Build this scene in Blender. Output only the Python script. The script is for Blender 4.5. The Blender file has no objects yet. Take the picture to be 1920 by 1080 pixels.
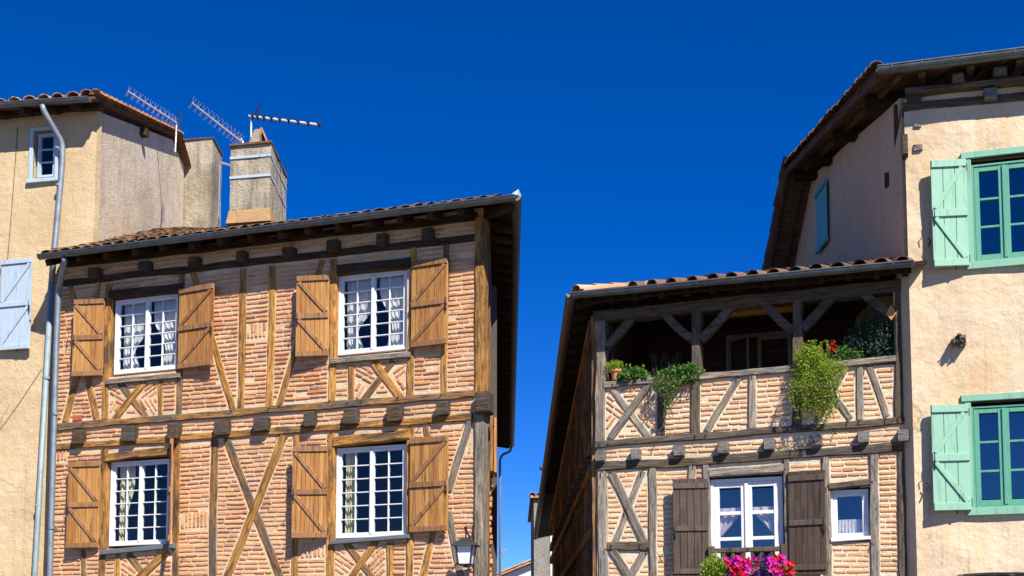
import bpy, math, random
from mathutils import Vector, Matrix, noise
random.seed(7)
R = random.Random(11)
sc = bpy.context.scene
C = sc.collection
rad = math.radians

# ------------------------------------------------------------------ camera, sky, sun, exposure
W_, H_ = 1920.0, 1080.0
FPX = 2400.0                      # focal length in photo pixels (45 mm on a 36 mm sensor)
CX, CY = 960.0, 1032.0            # principal point: the photo is a rising-front view of the square
TILT = math.atan((1250 - CY) / FPX)
CAM = Vector((0, 0, 1.6))
cam = bpy.data.cameras.new('camera')
cam.sensor_width = 36
cam.lens = FPX / W_ * 36
cam.shift_y = (CY - 540) / W_
cam.clip_end = 3000
cam_o = bpy.data.objects.new('camera', cam)
C.objects.link(cam_o)
cam_o.location = CAM
cam_o.rotation_euler = (math.pi / 2 + TILT, 0, 0)
sc.camera = cam_o

ALPHA = rad(20.2)                 # how far the house fronts are turned from facing the camera
SUN_R, SUN_V, SUN_O = 1.04, 1.40, 1.0   # sun, seen from the left house: right, up, outward
uL = Vector((math.cos(ALPHA), -math.sin(ALPHA), 0))
nL = Vector((-math.sin(ALPHA), -math.cos(ALPHA), 0))
SUN = (uL * SUN_R + nL * SUN_O + Vector((0, 0, SUN_V))).normalized()
world = bpy.data.worlds.new('World')
sc.world = world
world.use_nodes = True
nt = world.node_tree
bg = nt.nodes['Background']
sky = nt.nodes.new('ShaderNodeTexSky')
sky.sky_type = 'NISHITA'
sky.sun_disc = False
sky.sun_elevation = math.asin(SUN.z)
sky.sun_rotation = math.atan2(SUN.x, SUN.y)
sky.altitude = 4000
sky.air_density = 1.0
sky.dust_density = 0.0
sky.ozone_density = 6.0
hs = nt.nodes.new('ShaderNodeHueSaturation')
hs.inputs['Saturation'].default_value = 1.29
hs.inputs['Hue'].default_value = 0.5158
hs.inputs['Value'].default_value = 1.0
nt.links.new(sky.outputs[0], hs.inputs['Color'])
nt.links.new(hs.outputs[0], bg.inputs['Color'])
bg.inputs['Strength'].default_value = 0.098
sl = bpy.data.lights.new('sun', 'SUN')
sl.energy = 5.0
sl.angle = rad(0.5)
sl.color = (1.0, 0.945, 0.86)
so = bpy.data.objects.new('sun', sl)
C.objects.link(so)
so.rotation_euler = SUN.to_track_quat('Z', 'Y').to_euler()
so.location = (5, -10, 30)
sc.view_settings.view_transform = 'Standard'
sc.view_settings.look = 'None'
sc.view_settings.gamma = 1
sc.view_settings.exposure = 0.70
sc.render.engine = 'CYCLES'
sc.cycles.max_bounces = 8
sc.cycles.transparent_max_bounces = 12

# ------------------------------------------------------------------ pixel <-> place
FW = Vector((0, math.cos(TILT), math.sin(TILT)))
UP = Vector((0, -math.sin(TILT), math.cos(TILT)))
def ray(px, py):
    return FW + Vector(((px - CX) / FPX, 0, 0)) + UP * ((CY - py) / FPX)
def at_depth(px, py, Y):
    r = ray(px, py)
    return CAM + r * (Y / r.y)
def project(p):
    q = p - CAM
    d = q.dot(FW)
    return CX + FPX * q.x / d, CY - FPX * q.dot(UP) / d, d

S_DIR = Vector((-0.0067, 1, 0)).normalized()      # the direction in which the alley and all side walls run

class Plane:
    """a vertical plane through O along u; +d is outward (towards the viewer's side)"""
    def __init__(self, O, u):
        self.O = O.copy(); self.O.z = 0
        self.u = u.normalized()
        self.n = Vector((self.u.y, -self.u.x, 0))
        if self.n.dot(CAM - self.O) < 0: self.n = -self.n
    def hit(self, px, py, d=0):
        r = ray(px, py)
        t = (d - (CAM - self.O).dot(self.n)) / r.dot(self.n)
        p = CAM + r * t
        return (p - self.O).dot(self.u), p.z
    def world(self, u, z, d=0):
        return self.O + self.u * u + self.n * d + Vector((0, 0, z))

# ------------------------------------------------------------------ object helpers
def tag(o, label=None, cat=None, group=None, kind=None):
    if label: o['label'] = label
    if cat: o['category'] = cat
    if group: o['group'] = group
    if kind: o['kind'] = kind
    return o
def empty(name, loc, rz=0):
    o = bpy.data.objects.new(name, None)
    C.objects.link(o)
    o.location = loc
    o.rotation_euler = (0, 0, rz)
    o.empty_display_size = .3
    return o
def link(name, me, parent=None, loc=None, rot=None):
    o = bpy.data.objects.new(name, me)
    C.objects.link(o)
    if parent is not None: o.parent = parent
    if loc is not None: o.location = loc
    if rot is not None: o.rotation_euler = rot
    return o

class MB:
    def __init__(self): self.v = []; self.f = []; self.tint = []; self._t = 0.5
    def add(self, vs, fs, tint=None):
        n = len(self.v)
        self.v += [tuple(p) for p in vs]
        self.f += [tuple(i + n for i in q) for q in fs]
        self.tint += [self._t if tint is None else tint] * len(vs)
    def box(self, x0, x1, y0, y1, z0, z1, ch=0.0):
        if ch <= 0:
            vs = [(x, y, z) for z in (z0, z1) for x, y in ((x0, y0), (x1, y0), (x1, y1), (x0, y1))]
            self.add(vs, [(0, 3, 2, 1), (4, 5, 6, 7), (0, 1, 5, 4), (1, 2, 6, 5), (2, 3, 7, 6), (3, 0, 4, 7)])
        else:
            self.prism([(x0, z0), (x1, z0), (x1, z1), (x0, z1)], y0, y1, ch)
    def prism(self, poly, y0, y1, ch=0.0):
        """poly in (x,z), extruded from y0 (front, smaller) to y1; front edge chamfered"""
        n = len(poly)
        cx = sum(p[0] for p in poly) / n; cz = sum(p[1] for p in poly) / n
        area = sum(poly[i][0] * poly[(i + 1) % n][1] - poly[(i + 1) % n][0] * poly[i][1] for i in range(n))
        if area < 0: poly = poly[::-1]
        back = [(x, y1, z) for x, z in poly]
        if ch > 0:
            rim = [(x, y0 + ch, z) for x, z in poly]
            ins = []
            for i in range(n):
                a = Vector(poly[i - 1]); b = Vector(poly[i]); c = Vector(poly[(i + 1) % n])
                e1 = (b - a).normalized(); e2 = (c - b).normalized()
                m = Vector((-e1.y, e1.x)) + Vector((-e2.y, e2.x))
                if m.length < 1e-6: m = Vector((-e1.y, e1.x))
                m = m.normalized() * ch * 1.2
                ins.append((b.x + m.x, y0, b.y + m.y))
            vs = back + rim + ins
            fs = [tuple(range(2 * n, 3 * n)), tuple(reversed(range(n)))]
            for i in range(n):
                j = (i + 1) % n
                fs += [(i, j, n + j, n + i), (n + i, n + j, 2 * n + j, 2 * n + i)]
        else:
            vs = back + [(x, y0, z) for x, z in poly]
            fs = [tuple(range(n, 2 * n)), tuple(reversed(range(n)))]
            for i in range(n):
                j = (i + 1) % n
                fs.append((i, j, n + j, n + i))
        self.add(vs, fs)
    def tube(self, pts, r, seg=8, cap=True, taper=None):
        pts = [Vector(p) for p in pts]
        rings = []
        prev = None
        for i, p in enumerate(pts):
            d = (pts[min(i + 1, len(pts) - 1)] - pts[max(i - 1, 0)]).normalized()
            a = prev if prev is not None else (Vector((0, 0, 1)) if abs(d.z) < .9 else Vector((1, 0, 0)))
            a = (a - d * a.dot(d)).normalized()
            b = d.cross(a)
            prev = a
            rr = r if taper is None else r * (1 + (taper - 1) * i / (len(pts) - 1))
            rings.append([p + (a * math.cos(k * 2 * math.pi / seg) + b * math.sin(k * 2 * math.pi / seg)) * rr for k in range(seg)])
        vs = [q for ring in rings for q in ring]
        fs = []
        for i in range(len(rings) - 1):
            for k in range(seg):
                l = (k + 1) % seg
                fs.append((i * seg + k, i * seg + l, (i + 1) * seg + l, (i + 1) * seg + k))
        if cap:
            fs.append(tuple(reversed(range(seg))))
            fs.append(tuple(range((len(rings) - 1) * seg, len(rings) * seg)))
        self.add(vs, fs)
    def mesh(self, name, mat, smooth=False, tint=False):
        me = bpy.data.meshes.new(name)
        me.from_pydata(self.v, [], self.f)
        if mat is not None: me.materials.append(mat)
        if smooth:
            me.polygons.foreach_set('use_smooth', [True] * len(me.polygons))
        if tint:
            at = me.attributes.new('tint', 'FLOAT', 'POINT')
            at.data.foreach_set('value', self.tint)
        me.update()
        return me
    def build(self, name, mat, parent=None, smooth=False, tint=False, **kw):
        return link(name, self.mesh(name, mat, smooth, tint), parent, **kw)

# ------------------------------------------------------------------ materials
class NT:
    def __init__(self, name):
        self.m = bpy.data.materials.new(name); self.m.use_nodes = True
        self.t = self.m.node_tree
        self.b = self.t.nodes['Principled BSDF']
        self.out = self.t.nodes['Material Output']
    def n(self, typ, **kw):
        x = self.t.nodes.new(typ)
        for k, v in kw.items():
            if k in x.inputs: x.inputs[k].default_value = v
            else: setattr(x, k, v)
        return x
    def l(self, a, b): self.t.links.new(a, b)
    def coord(self, scale=(1, 1, 1), offset_random=True, src='Object'):
        tc = self.n('ShaderNodeTexCoord')
        mp = self.n('ShaderNodeMapping')
        mp.inputs['Scale'].default_value = scale
        self.l(tc.outputs[src], mp.inputs['Vector'])
        if offset_random:
            oi = self.n('ShaderNodeObjectInfo')
            mu = self.n('ShaderNodeMath', operation='MULTIPLY'); mu.inputs[1].default_value = 37.0
            self.l(oi.outputs['Random'], mu.inputs[0])
            self.l(mu.outputs[0], mp.inputs['Location'])
        return mp.outputs[0]
    def noise(self, vec, scale, detail=5, rough=.55, dist=0):
        x = self.n('ShaderNodeTexNoise')
        x.inputs['Scale'].default_value = scale; x.inputs['Detail'].default_value = detail
        x.inputs['Roughness'].default_value = rough; x.inputs['Distortion'].default_value = dist
        self.l(vec, x.inputs['Vector'])
        return x.outputs['Fac']
    def ramp(self, fac, stops, interp='LINEAR'):
        x = self.n('ShaderNodeValToRGB')
        x.color_ramp.interpolation = interp
        el = x.color_ramp.elements
        while len(el) < len(stops): el.new(.5)
        for e, (p, c) in zip(el, stops):
            e.position = p
            e.color = (c, c, c, 1) if isinstance(c, (int, float)) else (*c, 1)
        self.l(fac, x.inputs['Fac'])
        return x.outputs['Color']
    def mix(self, fac, a, b, mode='MIX'):
        x = self.n('ShaderNodeMix', data_type='RGBA', blend_type=mode)
        for sock, val in ((x.inputs[0], fac), (x.inputs[6], a), (x.inputs[7], b)):
            if hasattr(val, 'is_linked') or hasattr(val, 'links'): self.l(val, sock)
            elif isinstance(val, (int, float)): sock.default_value = val
            else: sock.default_value = (*val, 1)
        return x.outputs[2]
    def bump(self, h, strength=.5, dist=.01, prev=None):
        x = self.n('ShaderNodeBump')
        x.inputs['Strength'].default_value = strength; x.inputs['Distance'].default_value = dist
        self.l(h, x.inputs['Height'])
        if prev is not None: self.l(prev, x.inputs['Normal'])
        return x.outputs[0]
    def rnd(self):
        """random number per object plus the per-piece tint of joined pieces"""
        oi = self.n('ShaderNodeObjectInfo')
        at = self.n('ShaderNodeAttribute', attribute_name='tint')
        ad = self.n('ShaderNodeMath', operation='ADD')
        self.l(oi.outputs['Random'], ad.inputs[0]); self.l(at.outputs['Fac'], ad.inputs[1])
        fr = self.n('ShaderNodeMath', operation='FRACT'); self.l(ad.outputs[0], fr.inputs[0])
        return fr.outputs[0]
    def done(self, col, rough=.8, normal=None, metal=0, spec=.3):
        if isinstance(col, tuple): self.b.inputs['Base Color'].default_value = (*col, 1)
        else: self.l(col, self.b.inputs['Base Color'])
        if isinstance(rough, (int, float)): self.b.inputs['Roughness'].default_value = rough
        else: self.l(rough, self.b.inputs['Roughness'])
        self.b.inputs['Metallic'].default_value = metal
        self.b.inputs['Specular IOR Level'].default_value = spec
        if normal is not None: self.l(normal, self.b.inputs['Normal'])
        return self.m

def m_brick(name, cols, lime=1.0):
    k = NT(name)
    r = k.rnd()
    v = k.coord(src='Object', offset_random=False)
    geo = k.n('ShaderNodeNewGeometry')
    base = k.ramp(r, [(i / (len(cols) - 1), c) for i, c in enumerate(cols)])
    n1 = k.noise(geo.outputs['Position'], 14, 4)
    n2 = k.noise(geo.outputs['Position'], 70, 5, .7)
    n0 = k.noise(geo.outputs['Position'], .75, 4, .6); n5 = k.noise(geo.outputs['Position'], 1.6, 5, .65)
    c = k.mix(k.ramp(n0, [(.40, 0), (.64, .55 * lime)]), base, (.74, .50, .30))
    c = k.mix(k.ramp(n5, [(.30, .45), (.46, 0)]), c, (.22, .11, .06))
    c = k.mix(k.ramp(n1, [(.35, 0), (.75, .55 * lime)]), c, (.66, .42, .25))
    c = k.mix(k.ramp(n2, [(.57, 0), (.72, .45 * lime)]), c, (.68, .52, .36))       # lime smears
    c = k.mix(k.ramp(n2, [(.25, .55), (.42, 0)]), c, (.16, .07, .04))
    return k.done(c, .9, k.bump(n2, .9, .012), spec=.15)
def m_mortar(name, a, b, dark=(.3, .2, .13)):
    k = NT(name)
    geo = k.n('ShaderNodeNewGeometry'); P = geo.outputs['Position']
    n1 = k.noise(P, 3.5, 5); n2 = k.noise(P, 45, 6, .7); n3 = k.noise(P, 9, 5, .6)
    c = k.mix(k.ramp(n1, [(.35, 0), (.65, 1)]), a, b)
    c = k.mix(k.ramp(n2, [(.3, .7), (.46, 0)]), c, dark)
    n6 = k.noise(P, 1.3, 5, .65)
    c = k.mix(k.ramp(n3, [(.6, 0), (.8, .4)]), c, dark)
    c = k.mix(k.ramp(n6, [(.32, .5), (.47, 0)]), c, tuple(x * .62 for x in a))
    return k.done(c, .95, k.bump(n2, 1, .02, k.bump(n3, .6, .03)), spec=.1)
def m_timber(name, light, mid, dark, grey, greyness, contrast=.5):
    k = NT(name)
    v = k.coord((1.2, 9, 9)); v2 = k.coord((.9, 2.2, 2.2)); v3 = k.coord((2.5, 60, 60))
    grain = k.noise(v, 2.2, 6, .65, .6); patch = k.noise(v2, 1.6, 5, .6); fine = k.noise(v3, 1.5, 4, .6)
    c = k.ramp(grain, [(.3, dark), (.5, mid), (.68, light)])
    c = k.mix(k.ramp(patch, [(greyness - .06, 1), (greyness + .07, 0)]), c, k.mix(grain, dark, grey))
    c = k.mix(k.ramp(fine, [(.32, contrast), (.5, 0)]), c, (.035, .022, .014))
    oi = k.n('ShaderNodeObjectInfo')
    c = k.mix(k.ramp(oi.outputs['Random'], [(0, .0), (1, .3)]), c, dark)
    v4 = k.coord((.8, 16, 16)); ck = k.noise(v4, 1.3, 3, .5, .8); bl = k.noise(k.coord((3, 7, 7)), 1.4, 6, .7)
    c = k.mix(k.ramp(bl, [(.30, .75), (.43, 0)]), c, dark)
    crack = k.ramp(ck, [(.485, 0), (.5, .85), (.515, 0)])
    c = k.mix(crack, c, (.02, .013, .008))
    return k.done(c, .82, k.bump(crack, -.8, .01, k.bump(fine, .9, .014, k.bump(grain, .9, .035))), spec=.15)
def m_plank(name, a, b, dark, wear=(.3, .25, .2), wearf=.3, groove=.6):
    k = NT(name)
    r = k.rnd()
    v = k.coord((26, 26, 1.6)); v3 = k.coord((3, 3, 3))
    grain = k.noise(v, 1.6, 5, .6, .4); pt = k.noise(v3, 1.5, 4)
    c = k.mix(r, a, b)
    c = k.mix(k.ramp(grain, [(.3, groove), (.55, 0)]), c, dark)
    c = k.mix(k.ramp(pt, [(.5, 0), (.8, wearf)]), c, wear)
    st = k.noise(k.coord((14, 14, .9)), 1.2, 5, .65); kn = k.noise(k.coord((30, 30, 18)), 1.0, 2, .4)
    c = k.mix(k.ramp(st, [(.34, .75), (.47, 0)]), c, dark)
    c = k.mix(k.ramp(st, [(.60, 0), (.78, .5)]), c, wear)
    c = k.mix(k.ramp(kn, [(.22, .8), (.28, 0)]), c, dark)
    return k.done(c, .6, k.bump(grain, .35, .006), spec=.35)
def m_paint(name, a, b, rough=.45, worn=None, wornf=.0):
    k = NT(name)
    v = k.coord((1, 1, 1)); n1 = k.noise(v, 4, 5); n2 = k.noise(v, 60, 4, .6); n3 = k.noise(v, 18, 6, .7)
    c = k.mix(n1, a, b)
    n4 = k.noise(k.coord((9, 9, 1.1)), 1.5, 5, .65)
    if worn: c = k.mix(k.ramp(n3, [(.58, 0), (.68, wornf)]), c, worn); c = k.mix(k.ramp(n4, [(.32, .45), (.48, 0)]), c, tuple(x * .45 for x in a))
    return k.done(c, rough, k.bump(n2, .15, .003), spec=.4)
def m_plaster(name, cols, grain=30, bump=.6, bd=.02, stain=None, stainf=.5, speck=None):
    k = NT(name)
    v = k.coord((1, 1, 1), False)
    n1 = k.noise(v, .9, 6, .6, .4); n2 = k.noise(v, grain, 6, .65); n3 = k.noise(v, 4.5, 6, .6)
    ns = k.n('ShaderNodeMapping'); ns.inputs['Scale'].default_value = (4, 4, .5); k.l(v, ns.inputs[0])
    n4 = k.noise(ns.outputs[0], 1.4, 5, .6)
    c = k.ramp(n1, [(.3, cols[0]), (.5, cols[1]), (.7, cols[2])])
    c = k.mix(k.ramp(n3, [(.35, .35), (.6, 0)]), c, cols[0])
    c = k.mix(k.ramp(n2, [(.3, .35), (.5, 0)]), c, tuple(x * .55 for x in cols[0]))
    if stain: c = k.mix(k.ramp(n4, [(.5, 0), (.72, stainf)]), c, stain)
    wv = k.n('ShaderNodeVectorMath', operation='ADD'); nc = k.n('ShaderNodeTexNoise'); nc.inputs['Scale'].default_value = 3; k.l(v, nc.inputs['Vector'])
    sc_ = k.n('ShaderNodeVectorMath', operation='SCALE'); sc_.inputs['Scale'].default_value = .35; k.l(nc.outputs['Color'], sc_.inputs[0]); k.l(v, wv.inputs[0]); k.l(sc_.outputs[0], wv.inputs[1])
    vo = k.n('ShaderNodeTexVoronoi', feature='DISTANCE_TO_EDGE'); vo.inputs['Scale'].default_value = .8; k.l(wv.outputs[0], vo.inputs['Vector'])
    mk = k.ramp(k.noise(v, .7, 2), [(.5, 0), (.56, 1)])
    ln = k.ramp(vo.outputs['Distance'], [(.0, .55), (.006, 0)])
    c = k.mix(k.mix(1.0, mk, ln, 'MULTIPLY'), c, tuple(x * .35 for x in cols[0]))
    dr = k.n('ShaderNodeMapping'); dr.inputs['Scale'].default_value = (7, 7, .35); k.l(v, dr.inputs[0])
    c = k.mix(k.ramp(k.noise(dr.outputs[0], 1.2, 4, .6), [(.28, .4), (.42, 0)]), c, tuple(x * .6 for x in cols[0]))
    if speck: c = k.mix(k.ramp(n2, [(.55, 0), (.68, .8)]), c, speck)
    return k.done(c, .95, k.bump(n2, bump, bd, k.bump(n3, .5, .06)), spec=.1)
def m_metal(name, a, b, rough=.45, metal=.7):
    k = NT(name)
    v = k.coord((1, 1, 1)); n1 = k.noise(v, 5, 6, .65); n2 = k.noise(v, 40, 3)
    return k.done(k.mix(k.ramp(n1, [(.35, 0), (.65, 1)]), a, b), k.ramp(n2, [(.3, rough - .1), (.7, rough + .15)]), k.bump(n1, .12, .01), metal=metal, spec=.5)
def m_glass(name, fac, tint=(.92, .94, .95), lift=0):
    k = NT(name)
    tr = k.n('ShaderNodeBsdfTransparent'); tr.inputs[0].default_value = (*tint, 1)
    gl = k.n('ShaderNodeBsdfGlossy'); gl.inputs['Roughness'].default_value = .015
    lw = k.n('ShaderNodeLayerWeight'); lw.inputs[0].default_value = .5
    pw_ = k.n('ShaderNodeMath', operation='POWER'); pw_.inputs[1].default_value = 4.0; k.l(lw.outputs['Facing'], pw_.inputs[0])
    ad = k.n('ShaderNodeMath', operation='MULTIPLY_ADD'); ad.inputs[1].default_value = .6; ad.inputs[2].default_value = .05 + fac; ad.use_clamp = True
    k.l(pw_.outputs[0], ad.inputs[0])
    v = k.coord((1, 1, 1)); nb = k.bump(k.noise(v, 3, 2), .06, .01); k.l(nb, gl.inputs['Normal'])
    mx = k.n('ShaderNodeMixShader')
    k.l(ad.outputs[0], mx.inputs[0]); k.l(tr.outputs[0], mx.inputs[1]); k.l(gl.outputs[0], mx.inputs[2])
    k.l(mx.outputs[0], k.out.inputs[0])
    return k.m
def m_cloth(name, a, b=None, transl=.35):
    k = NT(name)
    v = k.coord((1, 1, 1)); n = k.noise(v, 60, 3)
    col = k.mix(n, a, b or a)
    di = k.n('ShaderNodeBsdfDiffuse'); tr = k.n('ShaderNodeBsdfTranslucent')
    k.l(col, di.inputs[0]); k.l(col, tr.inputs[0])
    mx = k.n('ShaderNodeMixShader'); mx.inputs[0].default_value = transl
    k.l(di.outputs[0], mx.inputs[1]); k.l(tr.outputs[0], mx.inputs[2]); k.l(mx.outputs[0], k.out.inputs[0])
    return k.m
def m_leaf(name, cols, transl=.3, rough=.5):
    k = NT(name)
    col = k.ramp(k.rnd(), [(i / (len(cols) - 1), c) for i, c in enumerate(cols)])
    tr = k.n('ShaderNodeBsdfTranslucent'); k.l(col, tr.inputs[0])
    k.done(col, rough, spec=.35)
    mx = k.n('ShaderNodeMixShader'); mx.inputs[0].default_value = transl
    k.l(k.b.outputs[0], mx.inputs[1]); k.l(tr.outputs[0], mx.inputs[2]); k.l(mx.outputs[0], k.out.inputs[0])
    return k.m

M = {}
M['brickL'] = m_brick('salmon_brick', [(.65, .245, .09), (.75, .37, .155), (.55, .19, .075), (.75, .43, .20), (.67, .29, .11), (.36, .14, .08), (.75, .335, .13), (.58, .31, .19)], .62)
M['brickR'] = m_brick('orange_brick', [(.68, .29, .10), (.76, .40, .16), (.60, .23, .08), (.78, .46, .21), (.50, .21, .10), (.74, .36, .13)], .9)
M['mortarL'] = m_mortar('ochre_mortar', (.68, .48, .29), (.80, .61, .40), (.32, .20, .11))
M['mortarR'] = m_mortar('cream_mortar', (.78, .62, .42), (.85, .71, .51), (.46, .33, .20))
M['timberL'] = m_timber('golden_oak_beam', (.76, .40, .115), (.54, .26, .068), (.10, .045, .018), (.20, .145, .095), .41)
M['timberLg'] = m_timber('grey_golden_oak', (.60, .32, .115), (.38, .19, .07), (.06, .036, .022), (.28, .225, .17), .46)
M['timberD'] = m_timber('shade_darkened_oak', (.15, .08, .04), (.08, .043, .022), (.03, .018, .011), (.10, .08, .06), .45)  # oak of the eave timbers; the deep shade there is put into its colour
M['timberR'] = m_timber('weathered_grey_oak', (.50, .40, .29), (.34, .27, .195), (.10, .08, .058), (.42, .38, .33), .5, .8)
M['timberRp'] = m_timber('pale_silvered_oak', (.58, .49, .37), (.42, .35, .26), (.12, .095, .07), (.50, .46, .40), .5, .85)
M['timberRd'] = m_timber('dark_grey_brown_oak', (.27, .20, .13), (.165, .12, .08), (.05, .037, .025), (.24, .21, .17), .48, .7)
M['joistL'] = m_timber('weathered_joist', (.20, .12, .06), (.105, .068, .04), (.04, .03, .022), (.17, .145, .12), .5)
M['joistR'] = m_timber('grey_joist', (.32, .29, .25), (.22, .2, .17), (.1, .09, .08), (.35, .33, .3), .5)
M['shutL'] = m_plank('varnished_shutter_plank', (.38, .155, .036), (.54, .28, .078), (.13, .05, .018), (.40, .22, .10), .5)
M['shutLb'] = m_plank('varnished_shutter_batten', (.27, .125, .05), (.36, .18, .075), (.09, .045, .02), (.3, .21, .13), .5)
M['shutR'] = m_plank('dark_brown_plank', (.075, .048, .033), (.10, .064, .044), (.02, .014, .01), (.14, .10, .07), .5)
M['shutRb'] = m_plank('dark_brown_batten', (.10, .072, .052), (.12, .085, .06), (.03, .02, .015), (.16, .12, .09), .4)
M['green'] = m_paint('mint_green_paint', (.24, .46, .32), (.29, .52, .375), .6, (.42, .44, .36), .6)
M['greenD'] = m_paint('sea_green_paint', (.085, .30, .20), (.12, .36, .25), .5, (.3, .27, .2), .5)
M['greenM'] = m_paint('pale_sea_green_paint', (.19, .41, .29), (.25, .47, .34), .6, (.38, .34, .26), .8)
M['teal'] = m_paint('teal_paint', (.12, .42, .36), (.15, .48, .40), .5)
M['white'] = m_paint('white_gloss_paint', (.70, .70, .70), (.76, .76, .75), .35)
M['bluewhite'] = m_paint('pale_blue_paint', (.40, .495, .58), (.46, .55, .62), .5, (.4, .42, .45), .4)
M['slate'] = m_paint('dark_slate_sill', (.10, .115, .13), (.15, .165, .18), .5)
M['zinc'] = m_metal('dull_zinc', (.09, .105, .11), (.16, .18, .185), .5, .5)
M['zincL'] = m_metal('light_zinc_pipe', (.19, .23, .27), (.29, .33, .37), .5, .45)
M['zincT'] = m_metal('oxidised_zinc_pipe', (.21, .28, .30), (.30, .37, .385), .6, .2)
M['zincB'] = m_metal('brown_stained_zinc', (.12, .10, .08), (.2, .17, .13), .55, .4)
M['iron'] = m_metal('black_iron', (.03, .028, .026), (.06, .05, .045), .6, .5)
M['aluW'] = m_metal('bright_aluminium_boom', (.80, .78, .72), (.88, .86, .80), .45, .15)
M['alu'] = m_metal('aluminium', (.75, .72, .66), (.85, .82, .76), .3, .8)
M['brass'] = m_metal('yellowed_aluminium', (.62, .46, .22), (.75, .60, .34), .4, .6)
M['tile'] = m_brick('canal_tile', [(.42, .16, .08), (.30, .12, .07), (.50, .22, .11), (.22, .12, .08), (.38, .19, .11)])
M['tileM'] = m_brick('mossy_tile', [(.13, .065, .03), (.09, .05, .025), (.17, .08, .04), (.07, .05, .03), (.14, .075, .035)], .25)
M['tileR'] = m_brick('weathered_brown_tile', [(.13, .06, .035), (.09, .05, .035), (.19, .08, .045), (.075, .055, .042), (.14, .075, .045)], .2)
M['board'] = m_timber('shade_darkened_board', (.07, .04, .024), (.045, .027, .016), (.02, .013, .009), (.06, .045, .035), .4)  # roof underside boards, colour darkened to deepen the shade beneath
M['boardG'] = m_timber('brown_eave_board', (.30, .17, .09), (.20, .11, .06), (.08, .05, .03), (.2, .16, .12), .4)
M['plY'] = m_plaster('ochre_render', [(.52, .38, .215), (.60, .45, .265), (.66, .51, .32)], 30, .55, .016)
M['plYs'] = m_plaster('grey_rough_render', [(.56, .45, .32), (.72, .60, .44), (.80, .68, .52)], 30, .8, .03, (.36, .31, .24), .4)
M['plG'] = m_plaster('apricot_limewash', [(.60, .44, .27), (.70, .555, .37), (.76, .63, .45)], 34, .22, .007, (.66, .38, .15), .55)
M['plGs'] = m_plaster('pink_limewash', [(.66, .45, .26), (.72, .51, .31), (.76, .55, .34)], 20, .3, .012)
M['chim'] = m_plaster('speckled_chimney_render', [(.26, .22, .16), (.48, .41, .30), (.62, .54, .41)], 26, 1, .03, (.12, .105, .08), .85, (.15, .13, .10))
M['flash'] = m_plaster('ochre_mortar_fillet', [(.34, .21, .10), (.43, .275, .13), (.47, .31, .16)], 20, .5, .01)
M['plBack'] = m_plaster('grey_back_render', [(.24, .225, .20), (.31, .29, .26), (.36, .34, .31)], 18, 1, .04)
M['plW'] = m_plaster('white_render', [(.78, .76, .72), (.82, .80, .76), (.84, .82, .78)], 20, .3, .01)
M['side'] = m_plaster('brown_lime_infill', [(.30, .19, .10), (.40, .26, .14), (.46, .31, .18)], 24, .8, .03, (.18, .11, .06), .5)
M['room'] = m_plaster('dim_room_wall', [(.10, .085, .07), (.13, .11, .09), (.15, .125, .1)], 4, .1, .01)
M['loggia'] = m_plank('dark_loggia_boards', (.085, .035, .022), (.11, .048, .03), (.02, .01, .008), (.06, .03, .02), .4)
M['glassL'] = m_glass('thin_old_glass', .015)
M['glassR'] = m_glass('sky_mirroring_glass', .15)
M['glassG'] = m_glass('dark_green_window_glass', .17)
M['lace'] = m_cloth('white_cotton', (.78, .80, .80), (.86, .87, .86))
M['yellowcloth'] = m_cloth('cream_yellow_cloth', (.75, .68, .38), (.86, .80, .52))
M['pink'] = m_cloth('pale_pink_cloth', (.80, .62, .66), (.86, .80, .80))
M['terracotta'] = m_plaster('terracotta', [(.50, .20, .10), (.56, .24, .12), (.60, .28, .15)], 20, .3, .01)
M['grille'] = m_plaster('red_perforated_brick', [(.45, .10, .05), (.5, .12, .06), (.5, .14, .07)], 20, .3, .01)
M['leafY'] = m_leaf('yellow_green_leaf', [(.14, .25, .02), (.34, .46, .025), (.09, .18, .02), (.44, .50, .03), (.20, .34, .025)])
M['leafG'] = m_leaf('mid_green_leaf', [(.05, .14, .02), (.12, .26, .04), (.03, .09, .015), (.18, .32, .06)])
M['leafD'] = m_leaf('dark_oleander_leaf', [(.015, .04, .02), (.04, .085, .05), (.02, .055, .028), (.06, .12, .075)], .15)
M['petalM'] = m_leaf('magenta_petal', [(.75, .01, .28), (.60, .01, .42), (.85, .03, .30), (.5, .01, .38)], .25)
M['petalR'] = m_leaf('red_petal', [(.80, .01, .03), (.65, .005, .02), (.85, .03, .08)], .25)
M['petalP'] = m_leaf('violet_petal', [(.07, .01, .22), (.11, .02, .32), (.05, .008, .16)], .2)
M['petalO'] = m_leaf('orange_red_leaf', [(.70, .08, .02), (.6, .05, .015)], .25)
M['stem'] = m_timber('twig_bark', (.2, .14, .08), (.13, .09, .05), (.05, .035, .02), (.15, .13, .11), .45)
M['milk'] = m_paint('milky_lantern_glass', (.80, .82, .84), (.84, .86, .88), .25)
M['lampmetal'] = m_metal('dark_grey_lantern_metal', (.035, .035, .035), (.055, .055, .055), .55, .4)
M['awning'] = m_paint('yellow_awning_case', (.62, .36, .03), (.66, .40, .05), .5)
M['beige'] = m_paint('beige_frame_paint', (.34, .31, .26), (.38, .35, .3), .5)
M['diamond'] = m_paint('orange_board', (.50, .24, .06), (.56, .30, .09), .6)
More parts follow.
